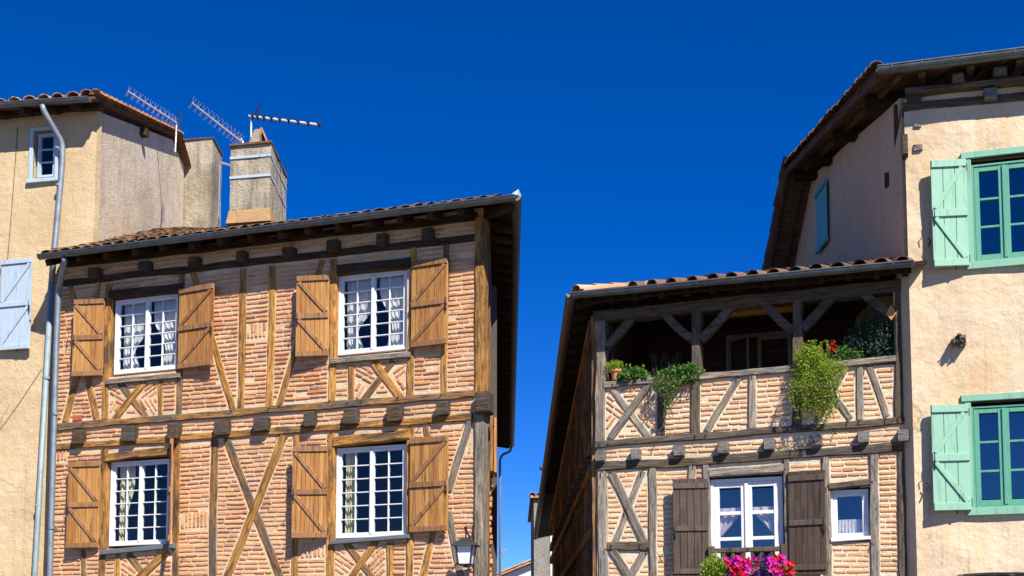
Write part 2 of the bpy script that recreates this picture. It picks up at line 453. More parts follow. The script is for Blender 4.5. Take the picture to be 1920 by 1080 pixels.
def m_ground():
    k = NT('cobbled_ground')
    v = k.coord((1, 1, 1), False)
    vo = k.n('ShaderNodeTexVoronoi'); vo.inputs['Scale'].default_value = 7; k.l(v, vo.inputs['Vector'])
    n1 = k.noise(v, .3, 4)
    c = k.mix(n1, (.09, .08, .07), (.13, .115, .10))
    return k.done(c, .9, k.bump(vo.outputs['Distance'], .6, .02))
M['ground'] = m_ground()

# ------------------------------------------------------------------ setting: the ground of the square
g = MB(); g.add([(-900, -900, 0), (900, -900, 0), (900, 1500, 0), (-900, 1500, 0)], [(0, 1, 2, 3)])
tag(g.build('ground', M['ground']), kind='structure')

# ------------------------------------------------------------------ houses as frames: local x = along the front, local -y = outward, z = up
class House:
    def __init__(self, name, label, px, Y, alpha, cat='house'):
        P = at_depth(px, 800, Y); P.z = 0
        self.a = alpha
        self.pl = Plane(P, Vector((math.cos(alpha), -math.sin(alpha), 0)))
        self.root = empty(name, self.pl.O, -alpha)
        tag(self.root, label, cat)
        self.inv = Matrix.Rotation(alpha, 3, 'Z')
        self.s = self.inv @ S_DIR                       # side-wall direction in local axes
        self.blk = []                                   # polygons (u,z) that stop the bricks
        self.holes = []
        self.timbers = 0
    def uz(self, px, py, d=0): return self.pl.hit(px, py, d)
    def p(self, px, py, d=0):
        u, z = self.pl.hit(px, py, d); return Vector((u, -d, z))
    def loc(self, w): return self.inv @ (w - self.pl.O)
    def wor(self, l): return self.pl.O + self.inv.transposed() @ Vector(l)
    def scale(self, px, py):
        u, z = self.uz(px, py); return 1.0 / abs(self.uz(px, py - 1)[1] - z)
    def block(self, pts): self.blk.append([Vector(q) for q in pts])
    def side(self, u):                                   # plane of a side wall through local u at the front
        O = self.wor((u, 0, 0))
        return Plane(O, S_DIR)

def timber_mesh(name, L, w, y0, y1, mat, rough=1.0, ch=.012):
    """local x along the length, z across, y depth (y0 front < y1 back); hand-hewn wobble"""
    n = max(3, int(L / .13))
    mb = MB()
    s1, s2, s3 = R.uniform(0, 99), R.uniform(0, 99), R.uniform(0, 99)
    vs = []
    for i in range(n + 1):
        x = -L / 2 + L * i / n
        a = -w / 2 + noise.noise((x * 2.3, s1, 0)) * .016 * rough
        b = w / 2 + noise.noise((x * 2.3, s2, 0)) * .016 * rough
        f = y0 + noise.noise((x * 1.7, s3, 0)) * .008 * rough
        bow = noise.noise((x * .7, s3, 5)) * .02 * rough
        a += bow; b += bow
        c = ch * (1 + .6 * noise.noise((x * 5, s1, 3)))
        vs += [(x, y1, a), (x, f + c, a), (x, f, a + c), (x, f, b - c), (x, f + c, b), (x, y1, b)]
    fs = []
    for i in range(n):
        for k in range(6):
            l = (k + 1) % 6
            fs.append((i * 6 + k, i * 6 + l, (i + 1) * 6 + l, (i + 1) * 6 + k))
    fs.append(tuple(range(6))); fs.append(tuple(reversed(range(n * 6, n * 6 + 6))))
    mb.add(vs, fs)
    return mb.mesh(name, mat)

def timber(h, p1, p2, wpx, name='post', mat='timberL', front=.018, back=.16, block=True, label=None, rough=1.0):
    mx, my = (p1[0] + p2[0]) / 2, (p1[1] + p2[1]) / 2
    d = Vector((p2[0] - p1[0], p2[1] - p1[1])).normalized()
    q = Vector((-d.y, d.x)) * wpx / 2
    a = Vector(h.uz(*p1)); b = Vector(h.uz(*p2))
    m1 = Vector(h.uz(mx + q.x, my + q.y)); m2 = Vector(h.uz(mx - q.x, my - q.y))
    e = (b - a); L = e.length; e.normalize()
    nrm = Vector((-e.y, e.x))
    w = abs((m1 - m2).dot(nrm))
    front += (h.timbers % 5) * .0022                    # neighbours never share one plane
    h.timbers += 1
    me = timber_mesh(name, L, w, -front, back, M[mat], rough)
    c = (a + b) / 2
    o = link(name, me, h.root, (c.x, 0, c.y), (0, -math.atan2(e.y, e.x), 0))
    if label: o['label'] = label
    if block:
        hw = w / 2 + .012
        h.block([a + nrm * hw, b + nrm * hw, b - nrm * hw, a - nrm * hw])
    return o

def block_end(h, cx, cy, wpx, hpx, out, name, mat, back=.1, slant=0.0, label=None):
    """a joist or rafter end sticking out of the wall: px centre of its front face"""
    a = Vector(h.uz(cx - wpx / 2, cy + hpx / 2, out)); b = Vector(h.uz(cx + wpx / 2, cy - hpx / 2, out))
    w = b.x - a.x; hh = b.y - a.y
    c = (a + b) / 2
    mb = MB()
    j = lambda s: R.uniform(-s, s)
    ring = [(-w / 2, -hh / 2 * .8), (-w / 2 * .85, -hh / 2), (w / 2 * .85, -hh / 2), (w / 2, -hh / 2 * .85), (w / 2, hh / 2 * .9), (w / 2 * .9, hh / 2), (-w / 2 * .9, hh / 2), (-w / 2, hh / 2 * .9)]
    ring = [(x + j(.006), z + j(.006)) for x, z in ring]
    n = 8
    vs = [(x, back + out, z) for x, z in ring] + [(x * 1.0, .03 + j(.008), z + slant * .3) for x, z in ring] + [(x * .86, j(.008), z * .86) for x, z in ring]
    fs = [tuple(range(2 * n, 3 * n))]
    for r_ in range(2):
        for i in range(n):
            k = (i + 1) % n
            fs.append((r_ * n + i, r_ * n + k, (r_ + 1) * n + k, (r_ + 1) * n + i))
    mb.add(vs, fs)
    o = mb.build(name, M[mat], h.root, loc=(c.x, -out, c.y))
    if label: o['label'] = label
    a0 = c + Vector((-w / 2, -hh / 2)); b0 = c + Vector((w / 2, hh / 2))
    h.block([(a0.x, a0.y), (b0.x, a0.y), (b0.x, b0.y), (a0.x, b0.y)])
    return o

# ------------------------------------------------------------------ bricks
def unit_brick(k):
    r = random.Random(100 + k)
    ring = [(-.5, -.28), (-.465, -.5), (0, -.5), (.465, -.5), (.5, -.28), (.5, .28), (.465, .5), (0, .5), (-.465, .5), (-.5, .28)]
    def J(pts, sx, sz): return [(x + r.uniform(-sx, sx), z + r.uniform(-sz, sz)) for x, z in pts]
    rim = J(ring, .015, .10)
    back = rim
    front = [(x * .95, z * .74) for x, z in rim]
    vs = [(x, .0, z) for x, z in back] + [(x, -.72 + r.uniform(-.12, .12), z) for x, z in rim] + [(x, -1 + r.uniform(-.2, .05), z) for x, z in front]
    vs.append((0.0, -1.08, 0.0))
    n = 10
    fs = []
    for a in range(2):
        for i in range(n):
            j = (i + 1) % n
            fs.append((a * n + i, a * n + j, (a + 1) * n + j, (a + 1) * n + i))
    for i in range(n): fs.append((2 * n + i, 2 * n + (i + 1) % n, 3 * n))
    return vs, fs
UB = [unit_brick(k) for k in range(12)]
def strip_interval(poly, v0, v1, inner):
    """x-extent of a convex polygon within the strip v0..v1 (inner: the part free over the full strip)"""
    def at(v):
        xs = []
        n = len(poly)
        for i in range(n):
            a, b = poly[i], poly[(i + 1) % n]
            if (a[1] - v) * (b[1] - v) <= 0 and abs(a[1] - b[1]) > 1e-9:
                xs.append(a[0] + (b[0] - a[0]) * (v - a[1]) / (b[1] - a[1]))
        return (min(xs), max(xs)) if len(xs) >= 2 else None
    A, B = at(v0), at(v1)
    if inner:
        if A is None or B is None: return None
        lo, hi = max(A[0], B[0]), min(A[1], B[1])
        return (lo, hi) if hi > lo else None
    c = [x for x in (A, B) if x]
    inside = [q[0] for q in poly if v0 < q[1] < v1]
    xs = [y for x in c for y in x] + inside
    return (min(xs), max(xs)) if xs else None
def lay_bricks(region, ang, blockers, pitch, bh, lmin, lmax, seed, wob=.006):
    """-> list of (u, z, angle, length, height)"""
    r = random.Random(seed)
    ca, sa = math.cos(ang), math.sin(ang)
    rot = lambda p: (p[0] * ca + p[1] * sa, -p[0] * sa + p[1] * ca)
    reg = [rot(p) for p in region]
    bl = [[rot(p) for p in b] for b in blockers]
    bb = [(min(q[1] for q in b), max(q[1] for q in b), b) for b in bl]
    v = min(p[1] for p in reg) + pitch * .55
    top = max(p[1] for p in reg)
    out = []
    while v < top:
        h = bh * r.uniform(.78, 1.14)
        v0, v1 = v - h / 2 - .003, v + h / 2 + .003
        iv = strip_interval(reg, v0, v1, True)
        if iv:
            free = [iv]
            for lo, hi, b in bb:
                if hi < v0 or lo > v1: continue
                x = strip_interval(b, v0, v1, False)
                if not x: continue
                nf = []
                for f in free:
                    if x[1] <= f[0] or x[0] >= f[1]: nf.append(f); continue
                    if x[0] > f[0]: nf.append((f[0], x[0]))
                    if x[1] < f[1]: nf.append((x[1], f[1]))
                free = nf
            for f in free:
                a, e = f[0] + .008, f[1] - .008
                if e - a < .045: continue
                x = a
                first = True
                while x < e - .03:
                    L = r.uniform(lmin, lmax)
                    if first: L *= r.uniform(.4, 1); first = False
                    if x + L > e: L = e - x
                    if e - (x + L) < .07: L = e - x
                    if L > lmax * 1.25: L = (e - x) / 2
                    L = max(L, .035)
                    mid = x + L / 2
                    dv = wob * noise.noise((mid * 2.2, v * 3, seed)) * 2 + r.uniform(-.003, .003)
                    ln = L - .0
                    u, z = mid * ca - (v + dv) * sa, mid * sa + (v + dv) * ca
                    if r.random() > .012:
                        out.append((u, z, ang + r.uniform(-.018, .018), ln, h * r.uniform(.88, 1.08)))
                    x += L + r.uniform(.01, .02)
        v += pitch
    return out
def brickwork(h, parent, bricks, mat, proud=.016):
    meshes = []
    for k, (vs, fs) in enumerate(UB):
        mb = MB(); mb.add(vs, fs, 0.0)
        meshes.append(mb.mesh('brick', M[mat], tint=False))
    def score(b):
        x, y, d = project(h.wor((b[0], 0, b[1])))
        if x < 0 or x > 1920 or y < 0 or y > 1080: return -1
        for q in h.cover:
            if q[0] < b[0] < q[1] and q[2] < b[1] < q[3]: return -1
        return b[3] * b[4] / d / d
    order = sorted(bricks, key=score, reverse=True)
    mb = MB()
    for i, b in enumerate(order):
        u, z, ang, L, hh = b
        k = R.randrange(12); pr = proud * R.uniform(.75, 1.35)
        if i < 300 and score(b) > 0:
            o = link('brick', meshes[k], parent, (u, 0.002, z), (0, -ang, 0))
            o.scale = (L, pr, hh)
        else:
            vs, fs = UB[k]
            ca, sa = math.cos(ang), math.sin(ang)
            mb.add([(u + x * L * ca - zz * hh * sa, .002 + y * pr, z + x * L * sa + zz * hh * ca) for x, y, zz in vs], fs, R.random())
    o = mb.build('small_bricks', M[mat], parent, tint=True)
    o['kind'] = 'stuff'

def wall_front(h, u0, u1, z0, z1, holes, mat, name='wall', thick=.16, amp=.004, cell=.3, freq=1.3):
    us = sorted(set([u0, u1] + [x for q in holes for x in q[:2] if u0 < x < u1]))
    zs = sorted(set([z0, z1] + [x for q in holes for x in q[2:] if z0 < x < z1]))
    def sub(a):
        o = []
        for i in range(len(a) - 1):
            n = max(1, int((a[i + 1] - a[i]) / cell))
            o += [a[i] + (a[i + 1] - a[i]) * k / n for k in range(n)]
        return o + [a[-1]]
    us, zs = sub(us), sub(zs)
    mb = MB()
    idx = {}
    vs = []; fs = []
    def V(i, j, back=False):
        key = (i, j, back)
        if key not in idx:
            idx[key] = len(vs)
            y = thick if back else amp * noise.noise((us[i] * freq, zs[j] * freq, 3.3)) * 2
            vs.append((us[i], y, zs[j]))
        return idx[key]
    inside = lambda i, j: any(q[0] - 1e-6 <= us[i] and us[i + 1] <= q[1] + 1e-6 and q[2] - 1e-6 <= zs[j] and zs[j + 1] <= q[3] + 1e-6 for q in holes)
    nu, nz = len(us) - 1, len(zs) - 1
    solid = [[not inside(i, j) for j in range(nz)] for i in range(nu)]
    for i in range(nu):
        for j in range(nz):
            if not solid[i][j]: continue
            fs.append((V(i, j), V(i + 1, j), V(i + 1, j + 1), V(i, j + 1)))
            fs.append((V(i, j, 1), V(i, j + 1, 1), V(i + 1, j + 1, 1), V(i + 1, j, 1)))
            for (di, dj, a, b) in ((-1, 0, (i, j), (i, j + 1)), (1, 0, (i + 1, j + 1), (i + 1, j)), (0, -1, (i + 1, j), (i, j)), (0, 1, (i, j + 1), (i + 1, j + 1))):
                ii, jj = i + di, j + dj
                if 0 <= ii < nu and 0 <= jj < nz and solid[ii][jj]: continue
                fs.append((V(*a), V(*b), V(*b, 1), V(*a, 1)))
    mb.add(vs, fs)
    return mb.build(name, M[mat], h.root)

def room(h, u0, u1, z0, z1, depth=3.0, mat='room', front=.17, back_mat=None):
    mb = MB()
    v = [(x, y, z) for z in (z0, z1) for x, y in ((u0, front), (u1, front), (u1, depth), (u0, depth))]
    mb.add(v, [(0, 1, 2, 3), (7, 6, 5, 4), (1, 5, 6, 2), (2, 6, 7, 3), (3, 7, 4, 0)])
    return mb.build('interior_wall', M[mat], h.root)

# ------------------------------------------------------------------ windows
def window(h, quad, d, cols, rows, mat='white', glass='glassL', fw=.038, cw=.037, mw=.0165, casements=2, name='window', hole=None, openings=None, frame_mat=None, thick=.05):
    pts = [h.uz(x, y, d) for x, y in quad]           # TL TR BR BL
    u0 = (pts[0][0] + pts[3][0]) / 2; u1 = (pts[1][0] + pts[2][0]) / 2
    z1 = (pts[0][1] + pts[1][1]) / 2; z0 = (pts[2][1] + pts[3][1]) / 2
    y = -d
    mb = MB()
    e = .004
    def bar(m, a, b, c, dd, yf, yb): m.box(a, b, yf, yb, c, dd, e)
    bar(mb, u0, u0 + fw, z0, z1, y - thick, y + .03); bar(mb, u1 - fw, u1, z0, z1, y - thick, y + .03)
    bar(mb, u0 + fw, u1 - fw, z1 - fw, z1, y - thick + .002, y + .03); bar(mb, u0 + fw, u1 - fw, z0, z0 + fw, y - thick - .012, y + .03)
    w = mb.build(name, M[frame_mat or mat], h.root)
    iu0, iu1, iz0, iz1 = u0 + fw, u1 - fw, z0 + fw, z1 - fw
    cwid = (iu1 - iu0) / casements
    pane_me = {}
    for c in range(casements):
        a, b = iu0 + c * cwid + .003, iu0 + (c + 1) * cwid - .003
        lo, hi = iz0 + .003, iz1 - .003
        cm = MB()
        yf, yb = y - thick + .014, y + .02
        bar(cm, a, a + cw, lo, hi, yf, yb); bar(cm, b - cw, b, lo, hi, yf, yb)
        bar(cm, a + cw, b - cw, hi - cw, hi, yf + .002, yb); bar(cm, a + cw, b - cw, lo, lo + cw * 1.1, yf + .002, yb)
        if casements == 2 and c == 0:
            bar(cm, b - .018, b + .028, lo + .01, hi - .01, yf - .022, yf)     # the cover strip between the casements
        cm.build('casement', M[mat], w)
        ga, gb, g0, g1 = a + cw, b - cw, lo + cw * 1.1, hi - cw
        mm = MB()
        for i in range(1, cols):
            x = ga + (gb - ga) * i / cols; bar(mm, x - mw / 2, x + mw / 2, g0, g1, yf + .006, yb - .006)
        for j in range(1, rows):
            z = g0 + (g1 - g0) * j / rows
            for i in range(cols):
                xa = ga + (gb - ga) * i / cols + (mw / 2 if i else 0); xb = ga + (gb - ga) * (i + 1) / cols - (mw / 2 if i < cols - 1 else 0)
                bar(mm, xa, xb, z - mw / 2, z + mw / 2, yf + .008, yb - .006)
        if cols * rows > 1: mm.build('muntin', M[mat], w)
        pw = (gb - ga) / cols; ph = (g1 - g0) / rows
        pm = MB(); hw, hh = pw / 2 - (mw / 2 if cols > 1 else 0) + .002, ph / 2 - (mw / 2 if rows > 1 else 0) + .002
        pm.add([(-hw, 0, -hh), (hw, 0, -hh), (hw, 0, hh), (-hw, 0, hh)], [(0, 1, 2, 3)])
        pme = pm.mesh('pane', M[glass])
        for i in range(cols):
            for j in range(rows):
                link('pane', pme, w, (ga + pw * (i + .5), y - .012, g0 + ph * (j + .5)), (R.uniform(-.006, .006), 0, R.uniform(-.008, .008)))
    if hole is None:
        hl = (u0 - .002, u1 + .002, z0 - .002, z1 + .002)
    else:
        L, T, Rr, B = hole      # extra px-free metres around the frame
        hl = (u0 - L, u1 + Rr, z0 - B, z1 + T)
    h.holes.append(hl)
    h.block([(hl[0], hl[2]), (hl[1], hl[2]), (hl[1], hl[3]), (hl[0], hl[3])])
    return (u0, u1, z0, z1), w

def curtain(h, u0, u1, z0, z1, d, edge, mat, label, folds=4.5, anchor='l', amp=.014, bottom=None, name='curtain', cat='curtain', group=None):
    """edge(t) with t=0 bottom..1 top gives the free edge as a fraction of the width"""
    nu, nz = 40, 22
    mb = MB(); vs = []; fs = []
    for j in range(nz + 1):
        t = j / nz
        e = edge(t)
        for i in range(nu + 1):
            s = i / nu
            x = s * e
            if anchor == 'r': x = 1 - x
            zb = z0 + (z1 - z0) * t
            if bottom: zb = max(zb, z0 + (z1 - z0) * bottom(x))
            y = -d + amp * math.sin(s * folds * 2 * math.pi + 1.3 * math.sin(t * 3)) * (.4 + .6 * (1 - t)) + amp * .5 * noise.noise((s * 6, t * 5, u0))
            vs.append((u0 + (u1 - u0) * x, y, zb))
    for j in range(nz):
        for i in range(nu):
            a = j * (nu + 1) + i
            fs.append((a, a + 1, a + nu + 2, a + nu + 1))
    org = Vector(((u0 + u1) / 2, -d, z0))
    mb.add([(x - org.x, y - org.y, z - org.z) for x, y, z in vs], fs)
    o = mb.build(name, M[mat], None, smooth=True)
    o.location = h.wor(org); o.rotation_euler = (0, 0, -h.a)
    tag(o, label, cat, group)
    return o

# ------------------------------------------------------------------ shutters
def shutter(h, quad, ds, planks, style, mp, mbat, side, th=.028, bt=.024, bw=.085, hardware=True, gap=.0025, label=None, iron='iron', front_battens=True):
    """quad TL TR BR BL px; ds = outward offset of (left edge, right edge). style: 'Z' or 'bars'. side: hinge side 'l'/'r'"""
    c = [h.p(quad[0][0], quad[0][1], ds[0]), h.p(quad[1][0], quad[1][1], ds[1]), h.p(quad[2][0], quad[2][1], ds[1]), h.p(quad[3][0], quad[3][1], ds[0])]
    TL, TR, BR, BL = c
    # keep it a true upright rectangle
    top = (TL.z + TR.z) / 2; bot = (BL.z + BR.z) / 2
    L = Vector(((TL.x + BL.x) / 2, TL.y, 0)); Rr = Vector(((TR.x + BR.x) / 2, TR.y, 0))
    W = (Rr - L).length; Hh = top - bot
    ax = (Rr - L).normalized(); rz = math.atan2(ax.y, ax.x)
    base = Vector((L.x, L.y, bot))
    Rm = Matrix.Rotation(rz, 4, 'Z'); Tm = Matrix.Translation(base) @ Rm
    def put(mb, name, mat, parent, tint=False):
        mb.v = [tuple(Tm @ Vector(p)) for p in mb.v]
        return mb.build(name, M[mat], parent, tint=tint)
    s = empty('shutter', (0, 0, 0)); s.parent = h.root; s.matrix_local = Tm
    if label: s['label'] = label
    def put(mb, name, mat): return mb.build(name, M[mat], s)
    y0, y1 = -th - bt, -th + .001
    zs = [(.045 * Hh, .045 * Hh + bw), (Hh * .5 - bw / 2, Hh * .5 + bw / 2), (Hh * .955 - bw, Hh * .955)]
    if style == 'Z': zs = [(.0, bw), (Hh * .5 - bw / 2, Hh * .5 + bw / 2), (Hh - bw, Hh)]
    e = .008
    for a, d in zs:
        b = MB(); b.box(e, W - e, y0, y1, a, d, .005); put(b, 'batten', mbat)
    if style == 'Z':
        def brace(xa, za, xb, zb, w=.06):
            v = Vector((xb - xa, zb - za)).normalized(); n = Vector((-v.y, v.x)) * w / 2
            b = MB()
            b.prism([(xa + n.x, za + n.y), (xa - n.x, za - n.y), (xb - n.x, zb - n.y), (xb + n.x, zb + n.y)], y0 + .003, y1, .004)
            put(b, 'brace', mbat)
        lo1, hi1 = zs[0][1], zs[1][0]; lo2, hi2 = zs[1][1], zs[2][0]
        p_ = .045
        if side == 'r':
            brace(p_, hi1 - .01, W - p_, lo1 + .01); brace(p_, hi2 - .01, W - p_, lo2 + .01)
        elif side == 'l':
            brace(W - p_, hi1 - .01, p_, lo1 + .01); brace(W - p_, hi2 - .01, p_, lo2 + .01)
        else:
            brace(p_, lo2 + .01, W - p_ - .02, hi2 - .01); brace(p_, hi1 - .01, W - p_, lo1 + .01)
    for k in range(planks):
        a, d = W * k / planks + gap, W * (k + 1) / planks - gap
        m = MB(); m.box(a, d, -th, 0, R.uniform(-.003, .003), Hh + R.uniform(-.003, .003), .004)
        put(m, 'plank', mp)
    m = MB(); m.box(.004, W - .004, -.008, -.001, .01, Hh - .01); put(m, 'backing_strip', mbat)
    if hardware:
        fx = W - .03 if side == 'l' else .03
        hx = 0 if side == 'l' else W
        for z in (Hh * .07, Hh * .93):
            m = MB(); m.tube([(hx, -.01, z - .05), (hx, -.01, z + .05)], .013, 6); put(m, 'hinge', iron)
        m = MB(); m.tube([(W * .62, -.02, -.045), (W * .62, -.045, .0)], .011, 6); put(m, 'catch', iron)
        m = MB()
        zc = Hh * .47
        m.tube([(fx, -th - .01, zc - .12), (fx, -th - .03, zc), (fx, -th - .02, zc + .1)], .007, 6)
        m.tube([(fx, -th - .03, zc), (fx + (.03 if side == 'l' else -.05), -th - .03, zc - .04), (fx + (.02 if side == 'l' else -.04), -th - .03, zc - .12)], .007, 6)
        put(m, 'latch', iron)
    h.cover.append((min(L.x, Rr.x), max(L.x, Rr.x), bot, top))
    return s
House.cover = None

# ------------------------------------------------------------------ gutters, pipes, tiles
def gutter(h, a, b, r=.075, name='gutter', mat='zinc', rings=8, outv=None, caps=True, parent=None):
    """half-round channel from a to b (local), with strap rings"""
    a, b = Vector(a), Vector(b)
    d = (b - a).normalized()
    up = Vector((0, 0, 1)); up = (up - d * up.dot(d)).normalized()
    side = d.cross(up)
    mb = MB()
    seg = 9
    def ring(p, rr):
        return [p + side * math.cos(t) * rr - up * math.sin(t) * rr for t in [math.pi * k / seg for k in range(seg + 1)]]
    n = max(2, int((b - a).length / .8))
    outer = []; inner = []
    for i in range(n + 1):
        p = a.lerp(b, i / n) - up * .004 * math.sin(i * 2.1)
        outer.append(ring(p, r)); inner.append(ring(p, r - .006))
    vs = [q for rg in outer for q in rg]; no = len(vs); vs += [q for rg in inner for q in rg]
    fs = []; m = seg + 1
    for i in range(n):
        for k in range(seg):
            fs.append((i * m + k, i * m + k + 1, (i + 1) * m + k + 1, (i + 1) * m + k))
            fs.append((no + i * m + k, no + (i + 1) * m + k, no + (i + 1) * m + k + 1, no + i * m + k + 1))
        for k in (0, seg): fs.append((i * m + k, (i + 1) * m + k, no + (i + 1) * m + k, no + i * m + k))
    if caps:
        fs.append(tuple(range(0, m))); fs.append(tuple(range(n * m, n * m + m)))
    mb.add(vs, fs)
    for sgn in (1, -1): mb.tube([a + side * sgn * r + up * .004, b + side * sgn * r + up * .004], .011, 6)
    o = mb.build(name, M[mat], parent or h.root, smooth=False)
    for i in range(rings):
        p = a.lerp(b, (i + .5) / rings)
        k = MB()
        vs = []
        for dd in (-.014, .014):
            for rr in (r + .005,):
                vs += [q + d * dd for q in ring(p, rr)]
        fs = [(q, q + 1, m + q + 1, m + q) for q in range(seg)]
        k.add(vs, fs)
        k.tube([p + side * (r + .004) + up * .012, p + up * .018, p - side * (r + .004) + up * .012], .006, 5)
        k.build('gutter_bracket', M[mat], o)
    return o
def pipe(h, pts, r, name='drainpipe', mat='zincL', collars=(), parent=None, world=False):
    mb = MB(); mb.tube(pts, r, 12)
    o = mb.build(name, M[mat], parent or h.root, smooth=True)
    for c in collars:
        c = Vector(c)
        k = MB(); k.tube([c - Vector((0, 0, .02)), c - Vector((0, 0, .012)), c + Vector((0, 0, .012)), c + Vector((0, 0, .02))], r + .009, 12)
        k.tube([c + Vector((0, 0, .0)), c + Vector((0, r + .10, 0))], .008, 5)
        k.build('pipe_collar', M[mat], o)
    return o
def smooth_path(pts, n=6):
    pts = [Vector(p) for p in pts]
    out = [pts[0]]
    for i in range(1, len(pts) - 1):
        a, b, c = pts[i - 1], pts[i], pts[i + 1]
        p0 = b.lerp(a, min(.45, .1 / (b - a).length)); p1 = b.lerp(c, min(.45, .1 / (c - b).length))
        for k in range(n + 1):
            t = k / n
            out.append(p0 * (1 - t) ** 2 + b * 2 * t * (1 - t) + p1 * t * t)
    out.append(pts[-1])
    return out

def canal_tile_mesh(k, mat, L=.46, r0=.105, r1=.085, th=.014, lump=.006, flat=.82):
    """half-round clay tile: local x across, y up the slope, z up"""
    r = random.Random(500 + k)
    seg = 7; vs = []; fs = []
    for rad_off in (0, -th):
        for j, (y, rr) in enumerate(((0, r0), (L * .5, (r0 + r1) / 2), (L, r1))):
            for i in range(seg + 1):
                t = math.pi * i / seg
                q = rr + rad_off + (r.uniform(-lump, lump) if rad_off == 0 else 0)
                vs.append((math.cos(t) * q, y + r.uniform(-.006, .006), math.sin(t) * q * flat - .012))
    m = seg + 1
    for i in range(seg):
        for j in range(2):
            fs.append((j * m + i, j * m + i + 1, (j + 1) * m + i + 1, (j + 1) * m + i))
        fs.append((i, 3 * m + i, 3 * m + i + 1, i + 1))
        fs.append((3 * m + i, 4 * m + i, 4 * m + i + 1, 3 * m + i + 1))
    mb = MB(); mb.add(vs, fs, 0.0)
    return mb
def tiles(h, roof, e0, e1, t0, t1, mat, spacing=.235, lap=.36, part_rows=1, skip=None, jitter=.012, seed=3, base=.03, mess=1.0, L=.46, r0=.105, flat=.82):
    """cover the slope e0-e1 (eave) to t0-t1 (top edge) with canal tiles, all local points"""
    r = random.Random(seed)
    kinds = [canal_tile_mesh(k + seed * 7, M[mat], L=L, r0=r0, flat=flat) for k in range(5)]
    mes = [k.mesh('roof_tile', M[mat]) for k in kinds]
    e0, e1, t0, t1 = map(Vector, (e0, e1, t0, t1))
    n = max(1, round((e1 - e0).length / spacing))
    st = MB()
    cnt = 0
    for i in range(n):
        f = (i + .5) / n
        a, b = e0.lerp(e1, f), t0.lerp(t1, f)
        sl = b - a; length = sl.length
        y = sl.normalized()
        x = (e1 - e0).normalized(); x = (x - y * x.dot(y)).normalized()
        z = x.cross(y)
        if z.z < 0: x = -x; z = -z
        rows = int(length / lap)
        for j in range(rows):
            p = a + y * (j * lap + r.uniform(-jitter, jitter) * mess * (2 if j == 0 else 1)) + x * r.uniform(-jitter, jitter) + z * (base + .012 + r.uniform(-.004, .008) * mess)
            if skip and skip(p): continue
            yy = (y - z * .035 + x * r.uniform(-.04, .04) * mess).normalized()
            xx = x.copy(); xx = (xx - yy * xx.dot(yy)).normalized(); zz = xx.cross(yy)
            if zz.z < 0: zz = -zz
            Mx = Matrix((xx, yy, zz)).transposed().to_4x4(); Mx.translation = p
            k = r.randrange(5)
            if j < part_rows and cnt < 300:
                o = link('roof_tile', mes[k], roof); o.matrix_local = Mx; cnt += 1
            else:
                st.add([Mx @ Vector(v) for v in kinds[k].v], kinds[k].f, r.random())
    if st.v:
        o = st.build('small_roof_tiles', M[mat], roof, tint=True); o['kind'] = 'stuff'
def slab(name, pts, th, mat, parent):
    """a sloping board roof: quad or polygon pts (upper face), thickness th downward"""
    pts = [Vector(p) for p in pts]
    n = len(pts)
    nn = (pts[1] - pts[0]).cross(pts[2] - pts[0])
    if nn.z < 0: pts = pts[::-1]
    vs = pts + [p - Vector((0, 0, th)) for p in pts]
    fs = [tuple(range(n)), tuple(reversed(range(n, 2 * n)))] + [(i, n + i, n + (i + 1) % n, (i + 1) % n) for i in range(n)]
    mb = MB(); mb.add(vs, fs)
    return mb.build(name, M[mat], parent)
def bar3(mb, a, b, w, hgt, upv=Vector((0, 0, 1))):
    """rectangular bar between a and b"""
    a, b = Vector(a), Vector(b); d = (b - a).normalized()
    s = d.cross(upv).normalized(); t = s.cross(d)
    vs = []
    for p in (a, b):
        for x, y in ((-1, -1), (1, -1), (1, 1), (-1, 1)): vs.append(p + s * x * w / 2 + t * y * hgt / 2)
    mb.add(vs, [(0, 3, 2, 1), (4, 5, 6, 7), (0, 1, 5, 4), (1, 2, 6, 5), (2, 3, 7, 6), (3, 0, 4, 7)])
def beam3(h, a, b, w, hgt, name, mat, rough=1.0):
    """a timber between two local points, with its own axes"""
    a, b = Vector(a), Vector(b); d = b - a; L = d.length; d.normalize()
    up = Vector((0, 0, 1)) if abs(d.z) < .9 else Vector((0, 1, 0))
    y = up.cross(d).normalized(); z = d.cross(y)
    me = timber_mesh(name, L, hgt, -w / 2, w / 2, M[mat], rough)
    o = link(name, me, h.root)
    Mx = Matrix((d, y, z)).transposed().to_4x4(); Mx.translation = (a + b) / 2
    o.matrix_local = Mx
    return o

def origin(px_a, Y, alpha, px_o):
    P = at_depth(px_a, 800, Y)
    pl = Plane(P, Vector((math.cos(alpha), -math.sin(alpha), 0)))
    u, z = pl.hit(px_o, 800)
    return pl.world(u, 0).y
def shell_walls(h, u0, u1, z1, back, mat, side_u=None):
    pass
def side_wall(h, u, T, z1, mat, name='side_wall', th=.2, inward=-1, top=None, t0=.0):
    """wall from the front corner (u,0) back along the alley direction; inward -1: body lies at smaller u"""
    s = h.s; nrm = Vector((s.y, -s.x, 0)) * inward
    poly = top or [(t0, 0), (T, 0), (T, z1), (t0, z1)]
    poly = [(max(t, .17), z) for t, z in poly]
    mb = MB()
    a = [Vector((u, 0, 0)) + s * t + Vector((0, 0, z)) for t, z in poly]
    b = [q + nrm * th for q in a]
    n = len(a)
    mb.add(a + b, [tuple(range(n)), tuple(reversed(range(n, 2 * n)))] + [(i, (i + 1) % n, n + (i + 1) % n, n + i) for i in range(n)])
    return mb.build(name, M[mat], h.root)
def smooth01(x): x = max(0, min(1, x)); return x * x * (3 - 2 * x)

